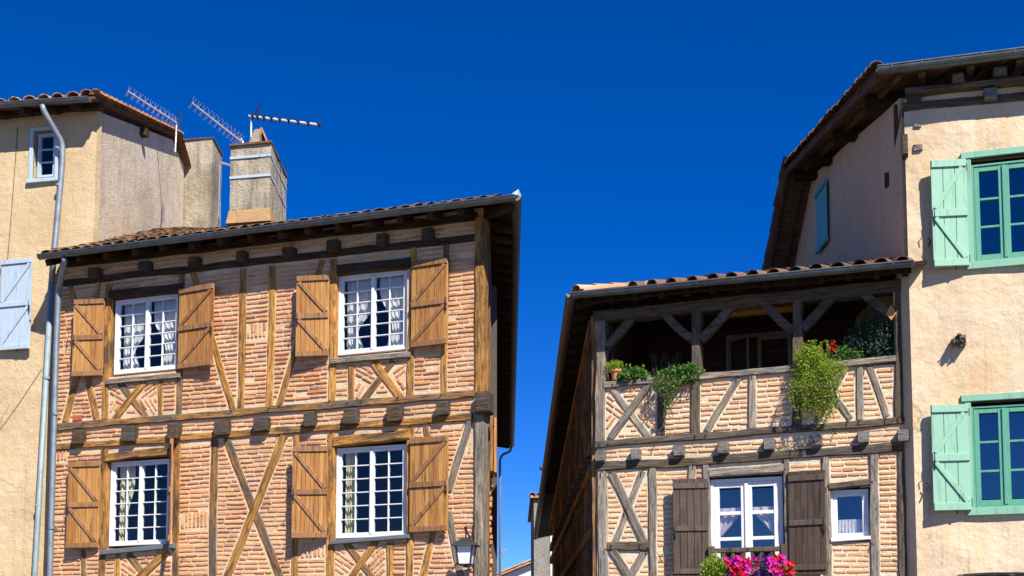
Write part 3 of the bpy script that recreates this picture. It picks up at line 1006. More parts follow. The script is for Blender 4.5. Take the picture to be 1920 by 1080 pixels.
# =================================================================== LEFT BRICK HOUSE (behind it the ochre house)
YL = origin(500, 20.0, ALPHA, 105)
L = House('timber_framed_house', 'tall salmon brick and golden timber house with varnished orange shutters, left of the alley', 105, YL, ALPHA)
L.cover = []
uR = L.uz(907.5, 800)[0]
# roof and eaves geometry
GO = .52
gA = L.p(74, 480, GO); gB = L.p(968, 368, GO + .02)
ze0, ze1 = gA.z, gB.z
D_ = 4.0
A = Vector((gA.x, -GO + .06, ze0 + .02)); B = Vector((gB.x - .05, -GO + .06, ze1 + .02))
H = Vector((B.x - .37 * D_ - D_ * 1.05, B.y + D_, ze1 + .365 * D_)); A2 = Vector((A.x - .4, A.y + D_, ze0 + .46 * D_))
plS = Plane(L.wor((gB.x, gB.y, 0)), S_DIR)
_r = ray(959.5, 836); wC = CAM + _r * ((gB.z - CAM.z) / _r.z); lC = L.loc(wC); TL_ = (lC - gB).length
Cc = B + (lC - gB); C2 = Cc + (H - B); C2.z = H.z
ztop = min(ze0, ze1) + .11
print('eave z', ze0, ze1)
LH = 0.0
# windows (frames set back in the wall)
W = {}
wk = dict(cols=2, rows=6, glass='glassL')
W['1'] = window(L, [(221, 564), (340, 552), (337, 692), (216, 705)], -.11, hole=(.10, .04, .02, .05), **wk)
W['2'] = window(L, [(638, 519), (768, 506), (765, 656), (636, 668)], -.11, hole=(.07, .05, .02, .05), **wk)
W['3'] = window(L, [(212, 868), (324, 860), (321, 1017), (207, 1028)], -.11, hole=(.09, .05, .03, .05), **wk)
W['4'] = window(L, [(634, 844), (766, 831), (764, 1003), (632, 1013)], -.11, hole=(.06, .06, .02, .04), **wk)
for k, w in W.items():
    u0, u1, z0, z1 = w[0]
# timbers -------------------------------------------------------
T = lambda *a, **k: timber(L, *a, **k)
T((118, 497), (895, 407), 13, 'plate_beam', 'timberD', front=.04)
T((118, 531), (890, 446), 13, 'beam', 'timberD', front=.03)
T((108, 801), (892, 739), 13, 'beam', 'timberLg', front=.04)
T((103, 839), (888, 782), 13, 'beam', 'timberL', front=.03)
for a in [((205, 532), (197, 786), 11), ((341, 514), (335, 778), 11), ((457, 504), (451, 768), 12), ((513, 499), (506, 764), 12),
          ((627, 486), (622, 755), 13), ((775, 465), (770, 743), 12), ((836, 456), (832, 738), 11), ((659, 685), (659, 752), 11), ((301, 714), (302, 780), 8),
          ((403, 825), (397, 1200), 13), ((197, 842), (190, 1200), 12), ((333, 831), (326, 1200), 12), ((556, 816), (549, 1200), 11), ((622, 813), (617, 1200), 14), ((770, 803), (768, 1200), 13),
          ((731, 1018), (730, 1200), 12), ((798, 800), (802, 820), 11), ((157, 1030), (161, 1200), 9), ((221, 1040), (219, 1200), 10)]:
    T(*a, name='post', mat='timberLg' if a[0][0] in (798, 403, 341, 157) else 'timberL')
for a in [((132, 534), (142, 570), 9), ((186, 530), (181, 560), 8), ((360, 505), (437, 768), 11), ((605, 488), (522, 762), 11),
          ((145, 702), (122, 790), 12), ((165, 702), (183, 790), 11), ((882, 788), (841, 920), 13), ((840, 960), (868, 1100), 13), ((814, 996), (788, 1100), 12)]:
    T(*a, name='brace', mat='timberR' if a[0][0] in (882, 840) else 'timberL')
for a, b in [(((272, 716), (214, 788), 12), ((223, 716), (276, 784), 12)), (((700, 677), (751, 745), 15), ((738, 677), (682, 752), 12)),
             (((533, 817), (418, 1100), 14), ((425, 823), (532, 1100), 14)), (((706, 1014), (655, 1086), 12), ((648, 1018), (702, 1086), 13)), (((316, 1034), (255, 1090), 14), ((240, 1038), (281, 1090), 12))]:
    T(*b, name='brace', mat='timberLg', front=.012); T(*a, name='brace', front=.024)
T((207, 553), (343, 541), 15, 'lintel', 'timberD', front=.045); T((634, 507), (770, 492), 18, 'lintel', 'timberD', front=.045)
T((201, 858), (325, 846), 14, 'lintel', front=.045); T((627, 829), (770, 814), 18, 'lintel', front=.045)
T((900.5, 410), (900, 738), 16, 'corner_post', 'timberL', front=.05, back=.15)
T((900, 772), (898, 1200), 16, 'corner_post', 'timberR', front=.05, back=.15, label='grey weathered lower corner post')
T((100, 1216), (912, 1200), 16, 'beam', front=.04)
T((110, 1180), (112, 1450), 14, 'post'); T((898, 1215), (896, 1440), 20, 'corner_post')
for x in (255, 405, 560, 720): T((x, 1205), (x, 1450), 16, 'post')
# sills
def sill(h, p1, p2, w, mat, out=.07, name='sill'):
    a = h.p(*p1, out); b = h.p(*p2, out)
    mb = MB(); hw = w / h.scale(*p1) / 2
    mb.prism([(a.x, a.z - hw), (b.x, b.z - hw), (b.x, b.z + hw), (a.x, a.z + hw)], -out, .15, .01)
    c = Vector(((a.x + b.x) / 2, 0, (a.z + b.z) / 2))
    mb.v = [tuple(Vector(q) - c) for q in mb.v]
    h.block([(a.x, a.z - hw - .01), (b.x, b.z - hw - .01), (b.x, b.z + hw), (a.x, a.z + hw)])
    return mb.build(name, M[mat], h.root, loc=c)
sill(L, (197, 716), (337, 703), 9, 'timberR'); sill(L, (618, 677), (769, 664), 10, 'timberR')
sill(L, (186, 1036), (325, 1023), 9, 'slate', .09); sill(L, (617, 1017), (767, 1005), 8, 'slate', .09)
# joist and rafter ends
for x, y, w, hh in [(173, 510, 19, 22), (267, 497, 20, 20), (360, 490, 18, 21), (449, 479, 15, 22), (538, 471, 22, 22), (621, 459, 20, 24), (713, 448, 18, 25), (799, 438, 19, 26)]:
    block_end(L, x, y, w, hh, .16, 'joist_end', 'joistL')
for x, y, w, hh in [(142, 820, 19, 27), (237, 814, 25, 30), (322, 808, 20, 31), (412, 802, 25, 30), (486, 795, 26, 30), (577, 786, 18, 31), (654, 781, 25, 32), (736, 775, 27, 32), (827, 766, 21, 27), (902, 754, 25, 42)]:
    block_end(L, x, y, w, hh, .15, 'joist_end', 'joistL', slant=.03)
# holes and brick infill
ztopw = ztop
wl = wall_front(L, 0, uR - .02, 0, ztopw, L.holes, 'mortarL', amp=.004)
special = []
def panel(h, pts): return [Vector(h.uz(*p)) for p in pts]
rotated = []
def xp(h, a0, a1, b0, b1, lefta, righta):
    """the four triangles of a cross-braced panel"""
    def I(p, q, r_, s_):
        x1, y1 = p; x2, y2 = q; x3, y3 = r_; x4, y4 = s_
        d = (x1 - x2) * (y3 - y4) - (y1 - y2) * (x3 - x4)
        a = x1 * y2 - y1 * x2; b = x3 * y4 - y3 * x4
        return ((a * (x3 - x4) - (x1 - x2) * b) / d, (a * (y3 - y4) - (y1 - y2) * b) / d)
    X = I(a0, b1, b0, a1)
    return X
def add_rot(h, poly, deg): rotated.append((h, panel(h, poly), rad(deg)))
# window 2 panel: upper left falls right, lower left steep, etc.
add_rot(L, [(666, 682), (700, 680), (724, 708), (690, 728), (666, 703)], -30)
add_rot(L, [(666, 712), (693, 729), (680, 748), (666, 750)], 58)
add_rot(L, [(762, 674), (762, 708), (731, 711), (740, 690)], 32)
add_rot(L, [(731, 711), (762, 706), (762, 742), (752, 742)], -55)
add_rot(L, [(206, 728), (222, 718), (246, 748), (232, 764), (206, 745)], -30)
add_rot(L, [(206, 745), (232, 764), (216, 784), (205, 785)], 55)
add_rot(L, [(274, 716), (297, 714), (297, 745), (250, 748)], 30)
add_rot(L, [(250, 748), (297, 745), (297, 780), (276, 782)], -55)
add_rot(L, [(626, 1022), (648, 1020), (680, 1056), (660, 1079), (626, 1079)], -32)
add_rot(L, [(708, 1018), (724, 1018), (724, 1082), (700, 1082), (680, 1052)], 40)
add_rot(L, [(224, 1042), (240, 1040), (268, 1070), (262, 1084), (224, 1086)], -32)
add_rot(L, [(465, 607), (500, 604), (500, 631), (464, 634)], 90)
add_rot(L, [(340, 962), (391, 957), (390, 988), (339, 991)], 90)
add_rot(L, [(562, 1018), (612, 1013), (610, 1043), (560, 1047)], 90)
add_rot(L, [(783, 656), (826, 651), (826, 664), (783, 668)], 90)
add_rot(L, [(876, 812), (886, 810), (885, 850), (866, 850)], 80)
add_rot(L, [(104, 845), (128, 843), (127, 862), (104, 864)], 90)

def fill_house(h, region, parent, mat, pitch, bh, lmin, lmax, seed, proud=.016):
    bl = list(h.blk)
    rot_here = [(p, a) for hh, p, a in rotated if hh is h]
    main = lay_bricks(region, 0, bl + [p for p, a in rot_here], pitch, bh, lmin, lmax, seed)
    allb = main
    for i, (p, a) in enumerate(rot_here):
        allb = allb + lay_bricks(p, a, bl, pitch * .98, bh, lmin * .8, lmax * .9, seed + 10 + i, wob=.002)
    brickwork(h, parent, allb, mat, proud)
    print('bricks', h.root.name, len(allb))

# shutters
sk = dict(mp='shutL', mbat='shutLb')
shutter(L, [(141, 567), (199, 557), (193, 704), (134, 708)], (.17, .05), 7, 'Z', side='r', **sk)
shutter(L, [(338, 541), (403, 534), (399, 687), (335, 691)], (.05, .13), 8, 'Z', side='l', **sk)
shutter(L, [(557, 521), (619, 515), (617, 666), (554, 672)], (.16, .05), 7, 'Z', side='r', **sk)
shutter(L, [(772.5, 493), (841.5, 485), (840, 646), (772, 652)], (.05, .10), 8, 'Z', side='l', **sk)
shutter(L, [(130, 871), (191, 862), (185, 1024), (124, 1031)], (.14, .05), 7, 'Z', side='r', **sk)
shutter(L, [(548.5, 840), (616, 835), (614.5, 1007), (547, 1011)], (.20, .05), 8, 'Z', side='r', **sk)
shutter(L, [(769, 823), (841, 817.5), (841, 996), (770, 998)], (.05, .10), 8, 'Z', side='l', **sk)
# the shutter of the lower left window that stands straight out from the wall
u_, zt_ = L.uz(322.5, 832, .03); _, zb_ = L.uz(322.5, 1019, .03)
def edge_shutter():
    base = Vector((u_, -.04, zb_)); Hh = zt_ - zb_; Wd = .50
    cl = L.loc(CAM); rz = math.atan2(cl.y + .04, cl.x - u_) + rad(3)
    Tm = Matrix.Translation(base) @ Matrix.Rotation(rz, 4, 'Z')
    b = MB()
    for a, d in ((0, .085), (Hh / 2 - .04, Hh / 2 + .04), (Hh - .085, Hh)): b.box(.01, Wd - .01, -.052, -.027, a, d, .004)
    b.v = [tuple(Tm @ Vector(p)) for p in b.v]
    s = b.build('shutter', M['shutLb'], L.root)
    for k in range(6):
        m = MB(); m.box(Wd * k / 6 + .003, Wd * (k + 1) / 6 - .003, -.028, 0, 0, Hh, .003)
        m.v = [tuple(Tm @ Vector(p)) for p in m.v]
        m.build('plank', M['shutL'], s)
    s['label'] = 'shutter standing open edge-on'
edge_shutter()
zb = L.uz(500, 1460)[1]
fill_house(L, [(.0, .1), (uR - .05, .1), (uR - .05, ztopw - .02), (0, ztopw - .02)], wl, 'brickL', .0735, .0435, .17, .32, 5, .016)
# terracotta air brick
a = L.p(145.5, 783, .012)
mb = MB(); gw, gh = .17, .085
for i in range(8): mb.box(-gw / 2 + gw * i / 7.0 - .006, -gw / 2 + gw * i / 7.0 + .006, 0, .03, -gh / 2, gh / 2)
for i in range(5): mb.box(-gw / 2, gw / 2, .003, .03, -gh / 2 + gh * i / 4 - .006, -gh / 2 + gh * i / 4 + .006)
mb.build('air_brick', M['grille'], L.root, loc=(a.x, -.022, a.z))
# iron pegs in the timbers
def pegs(h, pts, mat='iron', out=.05, r=.007, ln=.06, dx=-.02):
    for x, y in pts:
        a = h.p(x, y, .02)
        mb = MB(); mb.tube([(0, .03, 0), (dx * .3, -out * .6, .01), (dx, -out, -ln * .35)], r, 5)
        mb.build('peg', M[mat], h.root, loc=a)
for hx_, hy_ in ((131, 640), (129, 945), (552, 598), (545, 920), (400, 640), (842, 560), (842, 930)):
    a = L.p(hx_, hy_, .02); m = MB()
    m.tube([(0, .03, 0), (0, -.05, 0), (-.01, -.06, .05)], .007, 5); m.tube([(0, -.05, 0), (-.02, -.06, -.07)], .009, 5); m.build('shutter_dog', M['iron'], L.root, loc=a)
pegs(L, [(527, 747 + 13), (620, 753), (654, 757), (681, 752), (750, 746), (830, 740), (748, 745), (112, 806), (160, 792), (395, 775), (437, 771), (507, 766),
         (555, 812), (523, 816), (622, 812), (770, 800), (790, 797), (540, 818), (425, 822), (400, 826), (330, 832), (197, 842), (875, 790), (345, 1046)])
# rear/side shell
Tn = (TL_ + .5)
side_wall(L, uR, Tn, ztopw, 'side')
side_wall(L, .02, 9, ztopw, 'plBack', name='rear_party_wall', inward=1)
sq = L.s
mb = MB()
mb.add([(uR - .03 + sq.x * t, -.03 + sq.y * t, z) for t in (0,) for z in (0,)], [])
plw = L.side(uR)
def on_side(h, u, t, z, d=0):
    """local point on the side wall; d outward, away from the house (right-hand side walls)"""
    s = h.s; nrm = Vector((s.y, -s.x, 0))
    return Vector((u, 0, z)) + s * t + nrm * d
for i, t in enumerate([1.1, 2.0, 3.1, 4.4, 6, 8, 10.5, 13]):
    beam3(L, on_side(L, uR, t, 0, .0), on_side(L, uR, t, ztopw - .1, .0), .10, .17, 'post', 'timberLg')
for z in (L.uz(905, 752)[1], L.uz(905, 788)[1], ztopw - .25):
    beam3(L, on_side(L, uR, .15, z, .03), on_side(L, uR, Tn, z, .03), .10, .16, 'beam', 'timberLg')
for i in range(22):        # rough stone and brick ends along the side wall
    z = L.uz(905, 800 + i * 13)[1]
    mb = MB(); mb.box(-.05, .07, -.12, .12, -.035, .035, .01)
    p = on_side(L, uR, 1.9 + .06 * (i % 3), z, .05)
    o = mb.build('brick_end', M['brickL'], L.root, loc=p, rot=(0, R.uniform(-.1, .1), ALPHA)); o.scale = (R.uniform(.5, 1.2), 1, R.uniform(.8, 1.3))
# side shutter seen almost edge-on, bright in the sun
zt, zbm = L.uz(921, 745)[1], L.uz(921, 856)[1]
for k, (dd, tt) in enumerate(((.10, 1.6), (.16, 1.75))):
    mb = MB()
    base = on_side(L, uR, tt, zbm, dd)
    mb.box(-.02, .02, -.25, .25, 0, zt - zbm, .004)
    mb.build('shutter', M['shutL'], L.root, loc=base, rot=(0, 0, ALPHA))
# roof --------------------------------------------------------
rf = slab('roof', [A, B, H, A2], .05, 'board', L.root)
slab('roof', [B, Cc, C2, H], .05, 'board', L.root)
mb = MB(); mb.add([A2, H, C2, A2 + sq * TL_], [(0, 1, 2, 3)]); mb.build('roof', M['tileM'], L.root)
eL = A + Vector((0, -.04, .0)); eR = B + Vector((0, -.04, .0))
tiles(L, rf, eL, eR + Vector((-.12, 0, 0)), A2, H, 'tileM', spacing=.215, lap=.30, part_rows=2, seed=5, mess=1.5, base=.012, r0=.10, flat=.55)
gutter(L, gA, gB, .068, rings=16)
sB = Vector((gB.x, gB.y, gB.z)); sC = lC.copy(); sC.z = gB.z
gutter(L, sB, sC, .068, rings=14, mat='zincB')
mb = MB(); mb.add([sB + Vector((.03, -.05, 0)), sB + Vector((.045, -.03, .09)), sB + Vector((-.05, -.06, .02)), sB + Vector((.05, .1, .02))], [(0, 1, 2), (0, 3, 1), (1, 3, 2)])
mb.build('corner_flashing', M['bluewhite'], L.root)
for x, y in [(94, 486), (151, 481), (201, 476), (255, 468), (307, 464), (361, 458), (415, 452), (472, 445), (529, 436), (579, 430), (635, 426), (695, 418), (752, 411), (809, 405), (866, 398)]:
    u = L.uz(x, y, .35)[0]
    f = (u - A.x) / (B.x - A.x); e = A.lerp(B, f); t = A2.lerp(H, f); sl = (t - e).normalized()
    a = Vector((u, e.y + .06, e.z - .105)); b = a + Vector((0, .8, .8 * sl.z / sl.y))
    beam3(L, a, b, .10, .11, 'rafter', 'timberD')
for i in range(40):
    t = 1.1 + i * .5
    if t > TL_: break
    w0 = B.lerp(Cc, t / TL_); a = w0 + Vector((-.05, 0, -.11)); b = a + Vector((-.75, -.25, .14))
    beam3(L, a, b, .10, .11, 'rafter', 'timberD')
beam3(L, Vector((B.x - .06, B.y + .06, B.z - .1)), Vector((uR - .1, .15, B.z + .0)), .11, .11, 'hip_rafter', 'timberD')
for z in (W['1'][0], W['3'][0]): pass
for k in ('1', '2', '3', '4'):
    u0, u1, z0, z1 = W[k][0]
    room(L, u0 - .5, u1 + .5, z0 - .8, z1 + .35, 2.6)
# far gutter's own downpipe on the alley side
pe = sC + Vector((0, 0, -.05))
wp = lambda px, py, t: None
def side_px(h, pl, px, py):
    t, z = pl.hit(px, py); w = pl.world(t, z); return h.loc(w)
q0 = sC.copy()
dpt = [q0 + Vector((0, 0, .02)), q0 + Vector((-.04, 0, -.18)), q0 + Vector((-.26, -.10, -.26)), q0 + Vector((-.34, -.12, -.42)), Vector((q0.x - .34, q0.y - .12, .1))]
pipe(L, smooth_path(dpt), .038, mat='zincL')
# the front downpipe of this house
pt = [(121, 484, .5), (121, 492, .47), (110, 545, .16), (106, 640, .14), (93.5, 1080, .14)]
pp = [L.p(*q) for q in pt]; pp.append(Vector((pp[-1].x - (pp[-2].x - pp[-1].x) * .5, pp[-1].y, .1)))
pipe(L, smooth_path(pp), .047, collars=[L.p(103.5, 776, .14), L.p(97.2, 990, .14)])

# curtains behind the panes
def half(k, side, frac=1.0):
    u0, u1, z0, z1 = W[k][0]; m = (u0 + u1) / 2
    return ((u0 + .09, m - .06) if side == 'l' else (m + .06, u1 - .09)) + (z0 + .08, z1 - .06)
def cset(k, side, edge, mat, label, **kw):
    u0, u1, z0, z1 = half(k, side)
    return curtain(L, u0, u1, z0, z1, -.19, edge, mat, label, anchor=side, **kw)
tied = lambda tb, lo, k0=.25: (lambda t: 1.0 if t > tb else (lo + (1 - lo) * smooth01((t - k0) / (tb - k0)) if t > k0 else lo + .25 * (k0 - t) / k0))
CG = 'white curtains in the upper windows of the brick house'
cset('1', 'l', tied(.62, .5), 'lace', 'white tied-back curtain in left casement of upper left window between orange shutters', group=CG)
cset('1', 'r', tied(.75, .5), 'lace', 'white tied-back curtain in right casement of upper left window between orange shutters', group=CG)
cset('2', 'l', tied(.6, .45), 'lace', 'white tied-back curtain in left casement of upper right window near the roof corner', group=CG)
cset('2', 'r', tied(.85, .5), 'lace', 'white tied-back curtain in right casement of upper right window near the roof corner', group=CG)
cset('4', 'l', lambda t: .30 + .10 * math.sin(t * 5 + 1) + .2 * t, 'yellowcloth', 'pale yellow curtain hanging at the left of the lower window above the lantern', folds=4, amp=.04)
cset('3', 'l', lambda t: .42 + .25 * t * t - .1 * math.sin(t * 6), 'yellowcloth', 'faint yellow curtain inside the lower left window beside the edge-on shutter', folds=3, amp=.03)

# chimney on the left house roof ---------------------------------------------
def chimney(h, fx0, fx1, ytop, ybot, sx, syt, Y, alpha, mat, name='chimney', bands=(), fillet=None, parent=None, drop=.6, cap_out=.05):
    P = at_depth(fx0, 400, Y)
    pl = Plane(P, Vector((math.cos(alpha), -math.sin(alpha), 0)))
    ua, zt = pl.hit(fx0, ytop[0]); ub, zt2 = pl.hit(fx1, ytop[1]); _, zb_ = pl.hit((fx0 + fx1) / 2, ybot)
    zt = (zt + zt2) / 2
    a = pl.world(ua, 0); b = pl.world(ub, 0)
    ps = Plane(b, S_DIR); t, _ = ps.hit(sx, 400)
    t = abs(t)
    c = b + S_DIR * t; d = a + S_DIR * t
    def ringw(off, z):
        cen = (a + b + c + d) / 4
        out = []
        for q in (a, b, c, d):
            v = (q - cen); v.z = 0
            out.append(h.loc(q + v.normalized() * off + Vector((0, 0, z))))
        return out
    mb = MB()
    n = 8; vs = []; fs = []
    for i in range(n + 1):
        z = zb_ - drop + (zt - zb_ + drop) * i / n
        rg = ringw(0, z)
        for j in range(4):
            p0, p1 = rg[j], rg[(j + 1) % 4]
            for s in range(5):
                q = p0.lerp(p1, s / 5); nz = noise.noise(q * 2.5) * .018
                vs.append(q + Vector((nz, nz, 0)))
    for i in range(n):
        for j in range(20):
            k = (j + 1) % 20
            fs.append((i * 20 + j, i * 20 + k, (i + 1) * 20 + k, (i + 1) * 20 + j))
    fs.append(tuple(range(n * 20, n * 20 + 20)))
    mb.add(vs, fs)
    ch = mb.build(name, M[mat], parent)
    def band(z0, z1, off, nm, m_):
        k = MB(); lo, hi = ringw(off, z0), ringw(off, z1)
        k.add(lo + hi, [(0, 3, 2, 1), (4, 5, 6, 7)] + [(i, (i + 1) % 4, 4 + (i + 1) % 4, 4 + i) for i in range(4)])
        k.build(nm, M[m_], ch)
    band(zt, zt + .035, cap_out, 'cap_slab', 'tileM')
    for y in bands:
        _, z = pl.hit((fx0 + fx1) / 2, y); band(z - .022, z + .022, .022, 'strap', 'bluewhite')
    if fillet:
        _, z0 = pl.hit((fx0 + fx1) / 2, fillet[0]); _, z1 = pl.hit((fx0 + fx1) / 2, fillet[1])
        k = MB(); lo, hi = ringw(.10, z1 - .05), ringw(.025, z0)
        k.add(lo + hi, [(0, 3, 2, 1), (4, 5, 6, 7)] + [(i, (i + 1) % 4, 4 + (i + 1) % 4, 4 + i) for i in range(4)])
        k.build('mortar_fillet', M['flash'], ch)
    return ch, ringw, zt, pl
YcL = at_depth(470, 400, 22.4).y
ch, rg, zt, pc = chimney(L, 433, 508, (275, 269), 415, 536, 333, 22.4, rad(12), 'chim', bands=(294, 331), fillet=(393, 414), parent=L.root)
# two tiles leaning together as a chimney pot
k = MB()
base = [pc.world(*pc.hit(x, 270)[:1], 0) for x in (463, 484, 499)]
a0, a1, a2 = [h_ for h_ in (L.loc(b) for b in base)]
hz = zt + .03; hp_ = .44
s3 = L.s * .45
def leaf3(p, q, zt_):
    vs = [p + Vector((0, 0, hz)), q + Vector((0, 0, zt_)), q + s3 + Vector((0, 0, zt_)), p + s3 + Vector((0, 0, hz))]
    dv = Vector((.03, 0, .0))
    k.add(vs + [v + dv for v in vs], [(0, 1, 2, 3), (7, 6, 5, 4), (0, 4, 5, 1), (1, 5, 6, 2), (2, 6, 7, 3), (3, 7, 4, 0)])
s2 = L.s * .25
mid = a0.lerp(a2, .5) + s2 * .4
leaf3(a0 + s2, mid + s2, hz + hp_); leaf3(a2 + s2, mid + s2, hz + hp_)
k.add([a0 + s2 * 1.1 + Vector((0.03, 0, hz)), a0.lerp(a2, .6) + s2 * 1.1 + Vector((0, 0, hz)), mid + s2 + Vector((.02, 0, hz + hp_ - .02)), mid + s2 + Vector((-.03, 0, hz + hp_ - .02))], [(0, 1, 2, 3)])
pot_ = k.build('chimney_pot', M['tile'], ch)
k = MB(); pz = [pc.hit(x, y, -.12) for x, y in ((464, 272), (487, 272), (489, 250), (484, 241), (477, 243))]
fr_ = [L.loc(pc.world(u_2, z_2, -.12)) for u_2, z_2 in pz]; bk_ = [q + L.s * .07 for q in fr_]
k.add(fr_ + bk_, [(0, 1, 2, 3, 4), (9, 8, 7, 6, 5)] + [(i, 5 + i, 5 + (i + 1) % 5, (i + 1) % 5) for i in range(5)])
k.build('pot_slab', M['chim'], ch)

# =================================================================== OCHRE HOUSE at far left
aY = rad(12)
uo, _ = L.uz(165, 800); pw = L.wor((uo, .42, 0))
Yh = House('rendered_house', 'ochre rendered house at far left with pale blue shutter and rough grey side wall', 165, pw.y, aY)
Yh.cover = []
gya = Yh.p(-120, 203, .45); gyb = Yh.p(169, 184, .45)
plV = Plane(Yh.wor((gyb.x + .04, -.45, 0)), S_DIR)
tr_, zr_ = plV.hit(333, 253); tr2, zr2 = plV.hit(348, 303)
_, z_front = plV.hit(171, 176)
plSd = Yh.side(0)
def sp(px, py): return plSd.hit(px, py)
top = [(0, 0), (sp(345, 400)[0], 0), sp(345, 312), sp(323, 262), (0, Yh.uz(165, 205)[1])]
window(Yh, [(75, 254), (108, 250), (105, 333), (72, 336)], -.1, 1, 3, mat='bluewhite', glass='glassL', fw=.028, cw=.022, mw=.022, casements=1, hole=(.05, .03, .04, .03))
zY1 = Yh.uz(150, 205)[1]
wall_front(Yh, -4.2, 0, 0, zY1 + .1, Yh.holes, 'plY', amp=.012, thick=.15)
sw = side_wall(Yh, 0, 0, 0, 'plYs', top=top, th=.3, inward=-1)
mb = MB(); mb.add([(-4.2, .0, 0), (-4.2, 9, 0), (-4.2, 9, zY1), (-4.2, .0, zY1)], [(0, 1, 2, 3)]); mb.build('side_wall', M['plY'], Yh.root)
# casing of the little window
u0, u1, z0, z1 = Yh.holes[0]
mb = MB()
mb.box(u0 - .07, u0, -.03, .03, z0 - .02, z1 + .06, .006); mb.box(u1, u1 + .07, -.03, .03, z0 - .02, z1 + .06, .006); mb.box(u0, u1, -.03, .03, z1, z1 + .06, .006)
mb.box(u0 - .10, u1 + .09, -.06, .08, z0 - .09, z0 - .02, .008)
mb.build('window_casing', M['bluewhite'], Yh.root)
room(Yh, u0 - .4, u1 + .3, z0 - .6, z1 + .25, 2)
# roof
eA = Vector((gya.x, gya.y + .03, z_front)); eB = Vector((gyb.x + .06, gyb.y + .03, z_front))
def vpt(t, z): return Yh.loc(plV.world(t, z))
rB = vpt(tr_, zr_); rB2 = vpt(tr2, zr2)
dxy = rB - eB
rA = rB - Vector((5, 0, 0)); rA2 = rB2 - Vector((5, 0, 0))
rfY = slab('roof', [eA, eB, rB, Vector((eA.x + dxy.x, rB.y, rB.z))], .05, 'boardG', Yh.root)
slab('roof', [rB, rB2, rA2, rA], .06, 'tileM', Yh.root)
tiles(Yh, rfY, eA, eB, Vector((eA.x + dxy.x, rB.y, rB.z)), rB, 'tile', spacing=.27, lap=.36, part_rows=3, seed=8, mess=.8, base=.03, r0=.115)
mb_ = canal_tile_mesh(91, M['tile']); vm = mb_.mesh('verge_tile', M['tile'])
nv = 20
for i in range(nv):
    p = eB.lerp(rB, i / nv) + Vector((.02, 0, .05)); y = (rB - eB).normalized()
    x = Vector((1, 0, 0)); x = (x - y * x.dot(y)).normalized(); z = x.cross(y)
    y2 = (y - z * .03).normalized(); z2 = x.cross(y2)
    o = link('verge_tile', vm, rfY); Mx = Matrix((x, y2, z2)).transposed().to_4x4(); Mx.translation = p; o.matrix_local = Mx
for i in range(5):
    p = rB.lerp(rB2, i / 5) + Vector((0, 0, .03)); y = (rB2 - rB).normalized()
    x = Vector((1, 0, 0)); x = (x - y * x.dot(y)).normalized(); z = x.cross(y)
    o = link('verge_tile', vm, rfY); Mx = Matrix((x, y, z)).transposed().to_4x4(); Mx.translation = p; o.matrix_local = Mx
gutter(Yh, gya, gyb, .068, rings=5)
for i in range(8):
    u = -.25 - i * .5
    beam3(Yh, (u, eA.y + .05, z_front - .1), (u, .3, z_front - .1 + .25 * .75), .09, .11, 'rafter', 'timberD')
beam3(Yh, (-4.2, -.02, zY1 + .02), (.1, -.02, zY1 + .02), .14, .14, 'plate_beam', 'timberD')
q = plSd.hit(264, 248)
p = Yh.loc(plSd.world(q[0], q[1])); mb = MB(); mb.box(-.12, .14, -.07, .07, -.09, .06, .01); mb.build('purlin_end', M['timberD'], Yh.root, loc=p)
# pipe: swan neck under the gutter, then straight down past the roof of the brick house
pt = [(80, 197, .45), (82, 208, .44), (117, 268, .13), (117.5, 300, .11), (104, 450, .11), (97, 530, .11), (65, 1080, .11)]
pp = [Yh.p(*q) for q in pt]; pp.append(Vector((pp[-1].x - .12, pp[-1].y, .1)))
pipe(Yh, smooth_path(pp[:6]), .05, collars=[Yh.p(111, 347, .11)], mat='zincL')
pipe(Yh, pp[5:], .047, collars=[Yh.p(88, 709, .11), Yh.p(71.5, 948, .11)], mat='zincT')
# pale blue shutter
shutter(Yh, [(2, 487), (62, 488), (57, 655), (1, 657)], (.05, .09), 5, 'Z', 'bluewhite', 'bluewhite', 'l', bw=.08)
mb = MB(); a = Yh.uz(1, 487); b = Yh.uz(0, 660)
mb.box(a[0] - .9, a[0] - .0, -.03, .02, b[1] - .1, b[1] + .0, .01); mb.box(a[0] - .9, a[0], -.03, .02, a[1], a[1] + .07, .01)
mb.build('window_casing', M['bluewhite'], Yh.root)
# thin cables on the wall
def cable(h, pts, r, name, label, mat='iron', d=.02, cat='cable'):
    P_ = [h.p(x, y, d if len(q_) < 3 else q_[2]) for q_ in pts for x, y in [q_[:2]]]
    o_ = P_[0].copy()
    mb = MB(); mb.tube([p - o_ for p in P_], r, 5)
    o = mb.build(name, M[mat], None); o.location = h.wor(o_); o.rotation_euler = (0, 0, -h.a)
    return tag(o, label, cat)
cable(Yh, [(33, 238), (29, 300), (23, 380), (14, 490)], .006, 'wall_cable', 'thin cable running down the ochre wall below the far left eave', 'stem')
cable(Yh, [(79, 690), (40, 750), (0, 805)], .004, 'wall_cable', 'thin slack cable slanting across the ochre wall below the pale blue shutter', 'stem')

# rear chimney beside the grey side wall
tC = at_depth(345, 400, plSd.world(sp(345, 400)[0], 0).y)
chY, _, _, _ = chimney(Yh, 343, 399, (266, 259), 418, 414, 300, tC.y, rad(10), 'chim', parent=Yh.root, cap_out=.04)

